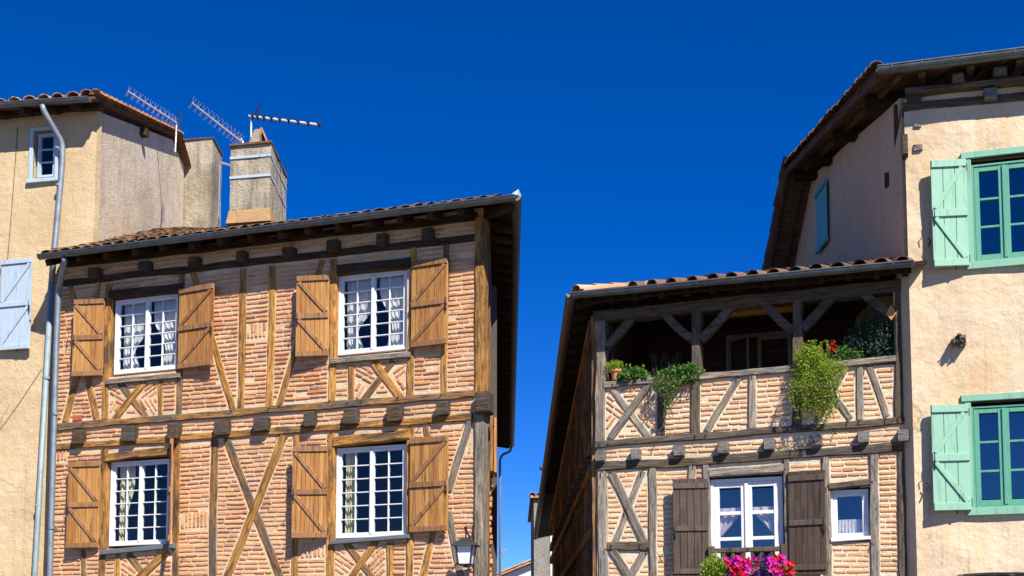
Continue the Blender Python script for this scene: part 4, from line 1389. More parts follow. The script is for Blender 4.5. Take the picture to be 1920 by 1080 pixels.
# ---- aerials
def yagi(name, label, p1, p2, Y1, Y2, n, el, mast, dep_mat, spread=.22, rr=.014, xs=True, em='alu'):
    a = at_depth(*p1, Y1); b = at_depth(*p2, Y2)
    o0 = at_depth(mast[2], mast[3], Y2)
    root = empty(name, o0); tag(root, label, 'antenna', 'television aerials on the left roofs')
    m = MB(); m.tube([at_depth(mast[0], mast[1], Y2) - o0, Vector((0, 0, -.25))], .02, 8); m.build('mast', M['alu'], root)
    m = MB(); m.tube([a - o0, b - o0], rr, 6); m.build('boom', M[dep_mat], root)
    d = (b - a).normalized(); v = Vector((0, 0, 1)); v = (v - d * v.dot(d)).normalized(); w = d.cross(v)
    for i in range(n):
        f = i / (n - 1)
        f = 1 - (1 - f) ** 1.25
        p = a.lerp(b, .01 + .93 * f) - o0
        m = MB()
        if xs:
            for s in (1, -1):
                m.tube([p + (v * 1.0 + w * spread * s) * el - d * el * .2 * s, p, p - (v * 1.0 + w * spread * s) * el - d * el * .2], .004, 4)
        else:
            m.tube([p + v * el, p - v * el], .011, 4); m.tube([p + w * el, p - w * el], .011, 4); m.tube([p - d * .035, p + d * .02], .028, 6)
        m.build('element', M[em], root)
    return root, a - o0, b - o0, d, v, w
AG = 'television aerials on the left roofs'
def reflector(root, c, v, w, d, s):
    m = MB()
    for i in range(6):
        q = c + v * (s * (i / 5 - .5) * 2)
        m.tube([q - w * .10, q + w * .10], .004, 4)
    m.tube([c - v * s, c + v * s], .007, 4); m.tube([c - v * s + w * .09, c + v * s + w * .09], .005, 4)
    m.build('reflector', M['iron'], root)
ya = yagi('roof_antenna', 'slanting yagi aerial at the far left, above the sloping tiled verge', (240, 171), (334, 232), 25.5, 24.6, 11, .11, (331, 234, 329, 262), 'brass')
reflector(ya[0], ya[2] + Vector((.02, 0, .08)), Vector((0, 0, 1)), Vector((.1, 1, 0)).normalized(), None, .17)
yb = yagi('roof_antenna', 'slanting yagi aerial in the middle, its low end meeting the chimney top', (360, 193), (456, 268), 24.0, 23.3, 12, .12, (455, 264, 456, 300), 'brass')
yc_ = yagi('roof_antenna', 'almost level bright yagi aerial pointing right above the banded chimney', (600, 234), (467, 217), 22.2, 23.1, 9, .075, (471, 217, 471, 262), 'aluW', xs=False, rr=.021, em='iron')
reflector(yc_[0], yc_[2] + Vector((.16, 0, .14)), Vector((.35, 0, 1)).normalized(), Vector((0, 1, 0)), None, .14)
reflector(yc_[0], yc_[2] + Vector((.22, 0, -.22)), Vector((-.35, 0, 1)).normalized(), Vector((0, 1, 0)), None, .15)
a = at_depth(412, 304, 23.5); b = at_depth(436, 311, 23.4)
mb = MB(); mb.tube([Vector((0, 0, 0)), b - a], .022, 8); mb.tube([(0, 0, 0), (0, 0.02, -1.2)], .012, 6)
o = mb.build('roof_antenna', M['alu'], None, loc=a); tag(o, 'short bright rod aerial seen in the gap between the two left chimneys', 'antenna')

# =================================================================== RIGHT BRICK HOUSE with the loggia
PL = L.wor((uR, 0, 0))
YR = PL.y
Rh = House('loggia_house', 'pale brick and grey timber house with open top floor loggia, right of the alley', 1118, YR, ALPHA)
Rh.cover = []
uE = Rh.uz(1697, 800)[0]
W5, _ = window(Rh, [(1332, 902), (1468, 892), (1471, 1072), (1335, 1080)], -.10, 1, 3, glass='glassR', fw=.05, cw=.075, mw=.05, hole=(.02, .04, .05, .05))
W6, _ = window(Rh, [(1558, 922), (1629, 916), (1630, 1010), (1559, 1015)], -.10, 1, 1, glass='glassR', fw=.035, cw=.05, casements=1, hole=(.02, .03, .03, .04))
pR = dict(mat='timberR')
Q = lambda *a, **k: timber(Rh, *a, **{**pR, **k})
Q((1114, 594), (1702, 535), 22, mat='timberRd', name='plate_beam', front=.05, back=.18)
Q((1134, 722), (1680, 675), 12, name='rail_beam', front=.05, back=.2)
Q((1117, 833), (1698, 790), 13, mat='timberRd', name='beam', front=.04); Q((1119, 877), (1694, 839), 17, mat='timberRd', name='beam', front=.035)
for a in [((1127, 593), (1125.5, 828), 17), ((1306, 573), (1304, 812), 17), ((1496, 556), (1494, 800), 18), ((1686, 535), (1686, 788), 17),
          ((1240, 722), (1240, 816), 14), ((1411, 703), (1411, 803), 14), ((1611, 686), (1611, 787), 13),
          ((1129.5, 884), (1133, 1200), 18), ((1223, 878), (1226, 1200), 14), ((1324, 872), (1332, 1200), 12), ((1475, 862), (1479, 1200), 12), ((1548, 857), (1557, 1200), 15), ((1638, 852), (1643, 1200), 17), ((1690, 848), (1696, 1200), 15), ((1299, 874), (1297, 898), 14)]:
    Q(*a, name='post', mat={1127: 'timberR', 1306: 'timberRd', 1496: 'timberRd', 1686: 'timberRd', 1240: 'timberRd', 1690: 'timberRd', 1411: 'timberRp', 1611: 'timberRp', 1129.5: 'timberRp', 1548: 'timberRp', 1638: 'timberRp', 1299: 'timberRp'}.get(a[0][0], 'timberR'), front=.03, back=.2 if a[0][1] < 600 else .15)
for a in [((1386, 708), (1326, 808), 12), ((1630, 684), (1663, 780), 13), ((1536, 704), (1594, 786), 12), ((1585, 692), (1530, 792), 12)]:
    Q(*a, name='brace')
for a, b in [(((1218, 724), (1145, 822), 13), ((1150, 730), (1216, 818), 12)), (((1148, 887), (1208, 1016), 15), ((1206, 884), (1152, 1018), 13)), (((1150, 1032), (1208, 1130), 15), ((1213, 1030), (1155, 1130), 15))]:
    Q(*b, name='brace', mat='timberRp', front=.012); Q(*a, name='brace', front=.026)
Q((1140, 1025), (1219, 1022), 16, mat='timberRd', name='beam', front=.03)
Q((1331, 887), (1470, 877), 16, mat='timberRp', name='lintel', front=.045); Q((1555, 911), (1632, 905), 12, mat='timberRd', name='lintel', front=.045)
Q((1118, 1215), (1700, 1208), 18, name='beam', front=.04)
for x in (1125, 1290, 1460, 1600, 1690): Q((x, 1212), (x + 2, 1455), 18, name='post')
for x, y, w, hh in [(1124, 855, 17, 21), (1190, 851, 18, 22), (1271, 845, 20, 22), (1354, 839, 20, 24), (1441, 832, 21, 24), (1530, 825, 20, 22), (1618, 819, 21, 23), (1694, 816, 24, 24)]:
    block_end(Rh, x, y, w, hh, .13, 'joist_end', 'joistR')
# knee braces of the loggia: slightly curved
def knee(p0, p1, w, sag):
    a, b = Vector(Rh.uz(*p0)), Vector(Rh.uz(*p1)); wd = w / 120.0
    mid = (a + b) / 2; n_ = Vector((-(b - a).y, (b - a).x)).normalized() * sag
    pts = []
    for i in range(7):
        t = i / 6; pts.append(a * (1 - t) ** 2 + (mid + n_) * 2 * t * (1 - t) + b * t * t)
    mb = MB(); up_ = []; lo_ = []
    for i, p in enumerate(pts):
        d = (pts[min(i + 1, 6)] - pts[max(i - 1, 0)]).normalized(); m_ = Vector((-d.y, d.x)) * wd / 2 * (1 + .1 * noise.noise((i * .8, p.x, 0)))
        up_.append(p + m_); lo_.append(p - m_)
    vs = []; fs = []
    for k_ in range(7):
        vs += [(up_[k_].x, -.02, up_[k_].y), (lo_[k_].x, -.02, lo_[k_].y), (lo_[k_].x, .09, lo_[k_].y), (up_[k_].x, .09, up_[k_].y)]
    for k_ in range(6):
        for j in range(4):
            l = (j + 1) % 4; fs.append((k_ * 4 + j, k_ * 4 + l, k_ * 4 + 4 + l, k_ * 4 + 4 + j))
    fs += [(0, 1, 2, 3), (27, 26, 25, 24)]
    c = Vector((mid.x, 0, mid.y))
    mb.add([Vector(v) - c for v in vs], fs)
    mb.build('knee_brace', M['timberRd'], Rh.root, loc=c)
knee((1188, 590), (1136, 650), 13, .03); knee((1244, 585), (1299, 637), 14, -.05); knee((1372, 572), (1314, 636), 14, .03)
knee((1432, 566), (1487, 621), 14, -.04); knee((1560, 554), (1504, 616), 14, .03); knee((1618, 548), (1675, 592), 14, -.03)
# loggia opening
oz0 = (Rh.uz(1300, 712)[1] + Rh.uz(1500, 696)[1]) / 2; oz1 = Rh.uz(1400, 568)[1]
ua = Rh.uz(1135, 700)[0]; ub = Rh.uz(1679, 700)[0]
Rh.holes.append((ua, ub, oz0, oz1))
Rh.block([(ua - .3, oz0), (ub + .3, oz0), (ub + .3, oz1 + 1), (ua - .3, oz1 + 1)])
zRt = Rh.uz(1400, 556)[1]
add_rot(Rh, [(1136, 742), (1150, 733), (1176, 770), (1164, 788), (1136, 768)], -38)
add_rot(Rh, [(1136, 772), (1166, 788), (1144, 816), (1136, 818)], 52)
add_rot(Rh, [(1216, 726), (1232, 724), (1232, 768), (1188, 770)], 36)
add_rot(Rh, [(1186, 772), (1232, 768), (1232, 812), (1214, 814)], -48)
sill(Rh, (1557, 1013), (1632, 1008), 7, 'white', .05)
Rh.block([Vector(Rh.uz(1335, 1076)), Vector(Rh.uz(1472, 1070)), Vector(Rh.uz(1472, 1060)), Vector(Rh.uz(1335, 1062))])
wr = wall_front(Rh, .0, uE, 0, zRt, Rh.holes, 'mortarR', amp=.005)
sk = dict(mp='shutR', mbat='shutRb', bt=.02, bw=.075)
shutter(Rh, [(1259, 902), (1325, 895), (1331, 1082), (1265, 1088)], (.16, .05), 5, 'bars', side='r', **sk)
shutter(Rh, [(1478, 886), (1547, 880), (1552, 1075), (1481, 1081)], (.05, .10), 6, 'bars', side='l', **sk)
fill_house(Rh, [(.06, .1), (uE - .06, .1), (uE - .06, oz0), (.06, oz0)], wr, 'brickR', .0745, .038, .13, .28, 40, .012)
pegs(Rh, [(1124, 833), (1140, 832), (1303, 818), (1323, 816), (1226, 836), (1128, 885), (1143, 887), (1205, 881), (1219, 877), (1300, 871), (1173, 955), (1146, 1023), (1135, 1030), (1200, 1021), (1215, 1027), (1587, 792), (1609, 790), (1660, 786), (1684, 783), (1564, 812), (1471, 860), (1545, 856), (1634, 852), (1471, 880), (1551, 912), (1633, 905), (1634, 1020), (1383, 706), (1411, 703), (1583, 690), (1609, 688), (1626, 686), (1677, 680), (1148, 722)], out=.06, dx=.03)
# side wall, timber framed, in shade
TR_ = 14.0
zs1 = zRt
plsR = Rh.side(0.0)
TR_ = plsR.hit(1036, 900)[0]
TGx, zGx = Plane(Rh.wor((Rh.p(1071, 552, .5).x, -.5, 0)), S_DIR).hit(1004, 1008)
zTop = lambda t: zs1 - (Rh.p(1071, 552, .5).z - zGx) * t / TGx
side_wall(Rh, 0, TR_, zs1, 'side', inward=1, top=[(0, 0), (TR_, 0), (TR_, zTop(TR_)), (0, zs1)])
def oR(t, z, d=0):
    s = Rh.s; nrm = Vector((-s.y, s.x, 0)); return Vector((0, 0, z)) + s * t + nrm * d
for i, t in enumerate([.12, .75, 1.35, 2.0, 2.8, 3.5, 4.4, 5.3, 6.2, 7.3, 8.4, 9.6, 10.9, 12.2, 13.6, 15]):
    if t > TR_: break
    beam3(Rh, oR(t, 0), oR(t, zTop(t) - .05), .09 + .01 * (i % 3), .17, 'post', 'timberRd' if i % 3 else 'timberLg')
zB1 = Rh.uz(1121, 833)[1]; zB2 = Rh.uz(1121, 877)[1]
beam3(Rh, oR(.2, zs1 - .15, .04), oR(TR_, zTop(TR_) - .15, .04), .1, .15, 'beam', 'timberLg')
for z in (zB1, zB2, 3.6):
    beam3(Rh, oR(.2, z, .04), oR(TR_, z, .04), .1, .15, 'beam', 'timberLg')
for t, z0, z1 in ((1.6, zB2 - .1, 3.4), (4.0, 3.5, zB2 - .1), (5.8, zB2 - .1, 3.5), (1.0, zB1, oz0), (3.0, oz0, zB1), (8, 3.5, zB2)):
    beam3(Rh, oR(t - .5, z0, .02), oR(t + .5, z1, .02), .09, .14, 'brace', 'timberLg')
for i in range(12):      # floor joists breaking through the side wall
    t = .7 + i * 1.1
    if t > TR_: break
    mb = MB(); mb.box(-.16, .1, -.08, .08, -.09, .09, .015); mb.build('joist_end', M['joistL'], Rh.root, loc=oR(t, (zB1 + zB2) / 2))
for t0_, t1_, z0, z1 in ((2.15, 2.7, oz0, zTop(2.7) - .3), (4.5, 5.2, oz0 - .2, zTop(5.2) - .3), (5.4, 6.1, 2.3, 3.5), (7.5, 8.3, zB1 + .1, zTop(8.3) - .4)):
    m = MB(); a_, b_ = oR(t0_, 0, .01), oR(t1_, 0, .01)
    m.add([(a_.x, a_.y, z0), (b_.x, b_.y, z0), (b_.x, b_.y, z1), (a_.x, a_.y, z1)], [(0, 1, 2, 3)]); m.build('side_window', M['iron'], Rh.root)
# loggia interior
LD = 2.3
mb = MB(); zc = zRt + .16
v = [(ua - .02, .17, oz0 - 1), (ub + .1, .17, oz0 - 1), (ub + .1, LD, oz0 - 1), (ua - .02, LD, oz0 - 1)]
mb.add(v + [(x, y, zc) for x, y, z in v], [(0, 1, 2, 3), (2, 6, 7, 3), (7, 6, 5, 4), (0, 3, 7, 4)])
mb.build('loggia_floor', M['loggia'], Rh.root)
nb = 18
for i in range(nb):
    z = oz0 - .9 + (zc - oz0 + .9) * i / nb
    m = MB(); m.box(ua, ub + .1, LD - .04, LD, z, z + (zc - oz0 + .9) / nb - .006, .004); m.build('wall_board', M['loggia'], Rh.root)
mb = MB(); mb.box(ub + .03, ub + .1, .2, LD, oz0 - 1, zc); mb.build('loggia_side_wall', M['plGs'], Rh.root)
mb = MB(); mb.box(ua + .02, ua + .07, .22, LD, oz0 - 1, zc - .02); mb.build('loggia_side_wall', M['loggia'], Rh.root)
# loggia glazed doors
plb = lambda px, py: Rh.uz(px, py, -LD + .06)
a = plb(1362, 634); b = plb(1421, 632); c = plb(1492, 630); zlo = oz0 - .9
mb = MB()
def fr(x0, x1, z0, z1, y, w=.06):
    mb.box(x0, x0 + w, y, y + .05, z0, z1, .005); mb.box(x1 - w, x1, y, y + .05, z0, z1, .005); mb.box(x0 + w, x1 - w, y, y + .05, z1 - w, z1, .005)
fr(a[0], c[0], zlo, a[1] + .03, LD - .10); fr(b[0], c[0] - .06, zlo, a[1] - .04, LD - .13)
dl = mb.build('glazed_door', M['beige'], Rh.root)
m = MB(); m.add([(b[0], LD - .11, zlo), (c[0] - .06, LD - .11, zlo), (c[0] - .06, LD - .11, a[1] - .06), (b[0], LD - .11, a[1] - .06)], [(0, 1, 2, 3)]); m.build('pane', M['glassL'], dl)
m = MB(); x0 = a[0] + .04; z1_ = a[1] - .04
ang = rad(-38)
def rp(x, z): return (x0 + x * math.cos(ang), LD - .12 + x * math.sin(ang), z)
for xa, xb, za, zb_ in ((0, .06, zlo, z1_), (.42, .48, zlo, z1_), (.06, .42, z1_ - .06, z1_)):
    m.add([rp(xa, za), rp(xb, za), rp(xb, zb_), rp(xa, zb_)] + [Vector(rp(*q)) + Vector((0, .04, 0)) for q in ((xa, za), (xb, za), (xb, zb_), (xa, zb_))], [(0, 1, 2, 3), (7, 6, 5, 4), (0, 4, 5, 1), (1, 5, 6, 2), (2, 6, 7, 3), (3, 7, 4, 0)])
m.build('door_leaf', M['beige'], dl)
# awning case
a = Rh.uz(1355, 590, -1.0); b = Rh.uz(1487, 578, -1.0)
mb = MB(); w_ = b[0] - a[0]; mb.box(-w_ / 2, w_ / 2, -.06, .06, -.045, .045, .015)
o = mb.build('awning', M['awning'], None, loc=Rh.wor(((a[0] + b[0]) / 2, 1.0, (a[1] + b[1]) / 2)), rot=(0, 0, -ALPHA)); tag(o, 'rolled-up yellow awning case under the loggia ceiling', 'awning')
# roof of the loggia house
GR = .5
ra = Rh.p(1071, 552, GR); rb = Rh.p(1714, 491, GR)
e0 = Vector((ra.x + .03, ra.y + .05, ra.z + .02)); e1 = Vector((rb.x + .1, rb.y + .05, rb.z + .02))
Dr = 4.0; pR_ = .27
h0 = Vector((e0.x + Dr * .66, e0.y + Dr, e0.z + pR_ * Dr)); h1 = Vector((e1.x + .6, e1.y + Dr, e1.z + pR_ * Dr))
plG = Plane(Rh.wor((ra.x, ra.y, 0)), S_DIR)
TG, zG = plG.hit(1004, 1008)
c0 = e0 + Rh.s * TG; c0.z = zG + .02; ch_ = c0 + (h0 - e0)
rfR = slab('roof', [e0, e1, h1, h0], .05, 'board', Rh.root)
slab('roof', [c0, e0, h0, ch_], .05, 'board', Rh.root)
tiles(Rh, rfR, e0 + Vector((.75, -.03, 0)), e1 + Vector((-.1, -.03, 0)), h0 + Vector((.75, 0, 0)), h1, 'tileR', spacing=.285, lap=.36, part_rows=2, seed=12, mess=.7, base=.0)
# hip tiles along the left corner
vmr = canal_tile_mesh(95, M['tile']).mesh('hip_tile', M['tile'])
for i in range(10):
    p = e0.lerp(h0, i / 14) + Vector((.02, 0, .06)); y = (h0 - e0).normalized()
    x = Vector((y.y, -y.x, 0)).normalized(); z = x.cross(y)
    o = link('hip_tile', vmr, rfR); Mx = Matrix((x, (y - z * .04).normalized(), z)).transposed().to_4x4(); Mx.translation = p; o.matrix_local = Mx
for i in range(9):
    p = e0.lerp(e1, .012 + i * .0155) + Vector((0, .12, .055)); o = link('hip_tile', vmr, rfR)
    Mx = (Matrix.Rotation(rad(-88), 4, 'Z')); Mx.translation = p; o.matrix_local = Mx
gutter(Rh, ra, rb, .068, rings=9)
sc0 = ra + Rh.s * TG; sc0.z = zG
gutter(Rh, Vector((ra.x, ra.y, ra.z)), sc0, .068, rings=12, mat='zincB')
beam3(Rh, Vector((e0.x + .1, -.28, e0.z - .03)), Vector((e1.x - .15, -.28, e1.z - .03)), .04, .16, 'fascia_board', 'board')
for i in range(13):
    f = (i + .4) / 13; e = e0.lerp(e1, f)
    beam3(Rh, (e.x, e.y + .1, e.z - .10), (e.x, 1.9, e.z - .1 + (1.9 - e.y - .1) * pR_), .09, .11, 'rafter', 'board')
for i in range(26):
    t = .2 + i * .55
    if t > TG: break
    p = e0.lerp(c0, t / TG); beam3(Rh, p + Vector((.05, 0, -.1)), p + Vector((.65, .2, .05)), .09, .1, 'rafter', 'board')
# alley side: bend and downpipe
q0 = side_px(Rh, plG, 1014, 878)
pipe(Rh, smooth_path([q0, q0 + Vector((.12, -.1, -.06)), q0 + Vector((.55, -.3, -.12)), q0 + Vector((.6, -.3, -.3)), Vector((q0.x + .6, q0.y - .3, .1))]), .05, mat='zincB')
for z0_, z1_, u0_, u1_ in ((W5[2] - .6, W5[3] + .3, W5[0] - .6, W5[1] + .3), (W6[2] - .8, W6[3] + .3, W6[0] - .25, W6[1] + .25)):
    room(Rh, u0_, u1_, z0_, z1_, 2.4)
# valance curtains and lace
u0, u1, z0, z1 = W5; m_ = (u0 + u1) / 2; Hh = z1 - z0
tri = lambda t: max(.04, min(1, (t) * 1.15))
PG = 'pink and white swag curtains in the big white window'
curtain(Rh, u0 + .09, m_ - .07, z0 + Hh * .36, z0 + Hh * .70, -.15, tri, 'pink', 'pink topped swag curtain in the left casement between dark brown shutters', folds=3, anchor='l', amp=.02, group=PG)
curtain(Rh, m_ + .07, u1 - .09, z0 + Hh * .36, z0 + Hh * .70, -.15, tri, 'pink', 'pink topped swag curtain in the right casement between dark brown shutters', folds=3, anchor='r', amp=.02, group=PG)
u0, u1, z0, z1 = W6
curtain(Rh, u0 + .07, u1 - .07, z0 + .06, z0 + (z1 - z0) * .42, -.16, lambda t: 1, 'lace', 'short white lace curtain in the small square window', folds=8, anchor='l', amp=.012, name='lace_curtain')
# balustrade under the big window
a = Rh.p(1334, 1035, .1); b = Rh.p(1470, 1026, .1)
zr = (a.z + b.z) / 2
mb = MB(); mb.box(a.x, b.x, -.13, -.07, zr - .035, zr + .03, .008)
bal = mb.build('balustrade', M['shutRb'], Rh.root)
for i in range(8):
    x = a.x + .04 + (b.x - a.x - .08) * i / 7
    m = MB(); m.box(-.022, .022, -.02, .02, -.6, -.035, .004); m.build('baluster', M['shutRb'], bal, loc=(x, -.10, zr))
for x in (a.x + .0, b.x - .0):
    m = MB(); m.box(-.04, .04, -.045, .045, -.6, .06, .006); m.build('newel', M['shutRb'], bal, loc=(x, -.10, zr))

# =================================================================== GREEN SHUTTER HOUSE at far right
uo, _ = Rh.uz(1711, 800); aG = rad(17)
pw = Rh.wor((uo, -.20, 0))
G = House('apricot_house', 'apricot limewashed house at far right with mint green shutters and sea green windows', 1712, pw.y, aG)
G.cover = []
W7, w7 = window(G, [(1822, 314), (1944, 297), (1946, 481), (1824, 499)], -.06, 1, 3, mat='greenD', frame_mat='greenD', glass='glassG', fw=.03, cw=.065, mw=.03, hole=(.0, .08, .0, .0))
W8, w8 = window(G, [(1822, 765), (1944, 755), (1946, 948), (1824, 956)], -.06, 1, 3, mat='greenD', frame_mat='greenD', glass='glassG', fw=.03, cw=.065, mw=.03, hole=(.0, .06, .0, .0))
for i, hl in enumerate(G.holes):
    u0, u1, z0, z1 = hl
    w_ = .085 if i == 0 else .08
    for nm, bx in (('window_casing', (u0 - w_, u0, -.03, .06, z0, z1)), ('window_casing', (u1, u1 + w_, -.03, .06, z0, z1)), ('window_casing', (u0 - w_ - .04, u1 + w_ + .04, -.045, .05, z1, z1 + .09)), ('window_sill', (u0 - w_ - .01, u1 + w_ + .01, -.06, .06, z0 - .10, z0))):
        m = MB(); m.box(*bx, .006); m.build(nm, M['greenM'], G.root)
    room(G, u0 - .5, u1 + .3, z0 - .8, z1 + .3, 2.4)
wg = G.uz
zGt = G.uz(1760, 178)[1]
wall_front(G, .0, 6.0, 0, zGt, G.holes, 'plG', amp=.014, thick=.14, cell=.16, freq=1.8)
plGs = G.side(.0)
hs_ = lambda x, y: plGs.hit(x, y)
t_b = hs_(1456, 505)
top = [(0, 0), (t_b[0] + .2, 0), (t_b[0] + .2, t_b[1] - .3), t_b, hs_(1484, 395), hs_(1489, 350), hs_(1543, 313), hs_(1580, 277), hs_(1653, 216), hs_(1694, 174), (0, zGt + .05)]
side_wall(G, 0.0, 0, 0, 'plGs', top=top, inward=1, th=.25)
mb = MB(); zq = Rh.uz(1700, 505)[1]
mb.add([(0, 0.004, 0), (.0, .24, 0), (-.16, .24, 0), (0, 0.004, zq), (.0, .24, zq), (-.16, .24, zq)], [(0, 3, 5, 2), (3, 4, 5), (0, 2, 1), (1, 2, 5, 4)])
mb.build('corner_return', M['plG'], G.root)
sk = dict(mp='green', mbat='green', bt=.024, bw=.10, th=.03)
shutter(G, [(1743, 304), (1812, 299), (1816, 497), (1750, 504)], (.13, .05), 3, 'Z', side='k', **sk)
shutter(G, [(1744, 762), (1817, 758), (1820, 956), (1750, 959)], (.11, .05), 3, 'Z', side='k', **sk)
# wooden blocks, broken beam stub
for x, y, w, hh in ((1721, 276, 18, 15), (1720, 235, 15, 10)): block_end(G, x, y, w, hh, .03, 'wood_block', 'joistR')
p = G.p(1797, 641, .02); mb = MB()
for i in range(26):
    a_ = Vector((R.uniform(-.09, .09), 0.02, R.uniform(-.07, .07)))
    b_ = a_ * .7 + Vector((R.uniform(-.05, .04), -R.uniform(.06, .2), R.uniform(-.06, .06)))
    mb.tube([a_, b_], R.uniform(.012, .03), 5, taper=.7)
mb.build('broken_beam_stub', M['joistR'], G.root, loc=p)
for hx_, hy_ in ((1744, 455), (1741, 912)):
    a = G.p(hx_, hy_, .02); m = MB()
    m.tube([(0, .03, 0), (0, -.06, 0), (-.02, -.07, .05)], .008, 5); m.tube([(0, -.06, 0), (-.03, -.07, -.08)], .011, 5); m.build('shutter_dog', M['iron'], G.root, loc=a)
# slots on the side wall
for x, y, hh, w in ((1698, 275, .28, .10), (1665, 338, .2, .05)):
    t, z = hs_(x, y); q = G.loc(plGs.world(t, z, .02)); m = MB(); m.box(-.03, .05, -w, w, -hh / 2, hh / 2, .01); m.build('wood_block', M['joistL'], G.root, loc=q)
t, z = hs_(1684, 235); q = G.loc(plGs.world(t, z, .03)); beam3(G, q + Vector((0, .3, -.3)), q + Vector((0, -.2, .2)), .06, .07, 'strut', 'joistL')
# teal shuttered window on the gable
ta, za = hs_(1535, 372); tb, zb2 = hs_(1555, 335); _, zc1 = hs_(1535, 472); _, zc2 = hs_(1555, 455)
zt_, zl_ = (za + zb2) / 2, (zc1 + zc2) / 2
tl = MB(); 
def gs(t, z, d): return G.loc(plGs.world(t, z, d))
lo_t, hi_t = min(ta, tb), max(ta, tb)
fsn = MB(); fsn.add([gs(lo_t, zl_, .05), gs(hi_t, zl_, .05), gs(hi_t, zt_, .05), gs(lo_t, zt_, .05)], [(0, 1, 2, 3)])
for t_ in (lo_t, hi_t - .07):
    bar3(fsn, gs(t_ + .035, zl_, .06), gs(t_ + .035, zt_, .06), .07, .05)
bar3(fsn, gs(lo_t, zl_, .065), gs(hi_t, zl_, .065), .05, .08); bar3(fsn, gs(lo_t, zt_, .065), gs(hi_t, zt_, .065), .05, .08)
sht = fsn.build('shutter', M['teal'], G.root); sht['label'] = 'closed teal shutter on the shaded gable'
for i in range(6):
    t_ = lo_t + .1 + (hi_t - lo_t - .2) * i / 5; m = MB(); bar3(m, gs(t_, zl_ + .05, .06), gs(t_, zt_ - .05, .06), .12, .02); m.build('plank', M['teal'], sht)
# eave: timber plate, beam ends, boards
timber(G, (1692, 203), (1990, 176), 15, 'plate_beam', 'timberRd', front=.04)
timber(G, (1697, 178), (1990, 150), 10, 'wall_plate', 'timberRd', front=.16, back=.02)
for x, y, w, hh in ((1714, 182, 26, 22),): block_end(G, x, y, w, hh, .1, 'joist_end', 'joistL')
for x, y, w, hh in ((1858, 172, 24, 22), (1797, 145, 22, 22), (1876, 132, 24, 20), (1940, 162, 22, 22)): block_end(G, x, y, w, hh, .17, 'rafter_end', 'joistR', back=.3)
GG = .42
ga = G.p(1645, 129, GG); gb = G.p(1990, 88, GG)
gb = Vector((gb.x, gb.y, (ga.z + gb.z) / 2)); 
plVg = Plane(G.wor((ga.x - .03, ga.y, 0)), S_DIR)
tR, zR_ = plVg.hit(1473, 316); tR2, zR2 = plVg.hit(1437, 512)
vg = lambda t, z: G.loc(plVg.world(t, z))
eg0 = Vector((ga.x - .02, ga.y + .06, ga.z + .02)); rg0 = vg(tR, zR_); rg2 = vg(tR2, zR2)
du = Vector((7, 0, 0))
rfG = slab('roof', [eg0, eg0 + du, rg0 + du, rg0], .04, 'boardG', G.root)
slab('roof', [rg0, rg0 + du, rg2 + du, rg2], .04, 'boardG', G.root)
tiles(G, rfG, eg0 + Vector((0, .02, -.07)), eg0 + du + Vector((0, .02, -.07)), rg0, rg0 + du, 'tileR', spacing=.25, lap=.36, part_rows=1, seed=21, base=.0)
vmg = canal_tile_mesh(97, M['tileR'], lump=.01).mesh('verge_tile', M['tileR'])
def verge(a, b, n, roof, mesh_):
    for i in range(n):
        p = a.lerp(b, i / n) + Vector((.02, 0, .05)); y = (b - a).normalized()
        x = Vector((1, 0, 0)); x = (x - y * x.dot(y)).normalized(); z = x.cross(y)
        y2 = (y - z * .05).normalized(); z2 = x.cross(y2)
        o = link('verge_tile', mesh_, roof); Mx = Matrix((x, y2, z2)).transposed().to_4x4(); Mx.translation = p + Vector((R.uniform(-.015, .015), 0, R.uniform(-.01, .015))); o.matrix_local = Mx
verge(eg0, rg0, 22, rfG, vmg); verge(rg2, rg0, 8, rfG, vmg)
# battens under the verge and rafters along it
nB = 34
for i in range(nB):
    a_ = eg0.lerp(rg0, (i + .5) / nB) + Vector((0, 0, -.055)); beam3(G, a_, a_ + Vector((1.0, 0, 0)), .09, .025, 'eave_batten', 'boardG', rough=.4)
for off, dz in ((.30, -.10), (.03, -.07)):
    beam3(G, eg0 + Vector((off, .05, dz)), rg0 + Vector((off, 0, dz)), .07, .10, 'rafter', 'boardG')
beam3(G, rg0 + Vector((.3, 0, -.1)), rg2 + Vector((.3, 0, -.1)), .07, .10, 'rafter', 'boardG')
beam3(G, rg0 + Vector((.03, 0, -.07)), rg2 + Vector((.03, 0, -.07)), .07, .10, 'rafter', 'boardG')
for f in (.18, .5, .78, .97):
    a_ = eg0.lerp(rg0, f) + Vector((.12, 0, -.2)); beam3(G, a_, a_ + Vector((.9, 0, 0)), .16, .16, 'purlin', 'board')
for i in range(9):
    u = .2 + i * .62; e = eg0 + Vector((u, 0, -.06)); beam3(G, (eg0.x + u + .4, e.y + .05, e.z), (eg0.x + u + .4, .5, e.z + .06), .1, .08, 'eave_batten', 'boardG', .5)
gutter(G, ga, gb, .085, rings=6)
# vine and cable tangle above the bottom edge
mb = MB(); o_ = G.p(1850, 1085, .06)
for i in range(16):
    a_ = G.p(1785 + R.uniform(0, 40), 1082 + R.uniform(-3, 8), R.uniform(.02, .1)); b_ = G.p(1885 + R.uniform(0, 90), 1078 + R.uniform(-3, 8), R.uniform(.02, .1))
    mid = a_.lerp(b_, R.uniform(.3, .7)) + Vector((0, 0, R.uniform(.0, .10)))
    pts = [a_ * (1 - t) ** 2 + mid * 2 * t * (1 - t) + b_ * t * t - o_ for t in [k / 10 for k in range(11)]]
    mb.tube(pts, R.uniform(.006, .016), 5)
o = mb.build('cable_bundle', M['iron'], None, loc=G.wor(o_), rot=(0, 0, -aG)); tag(o, 'dark tangled bundle of cables on the apricot wall at bottom right', 'cables')

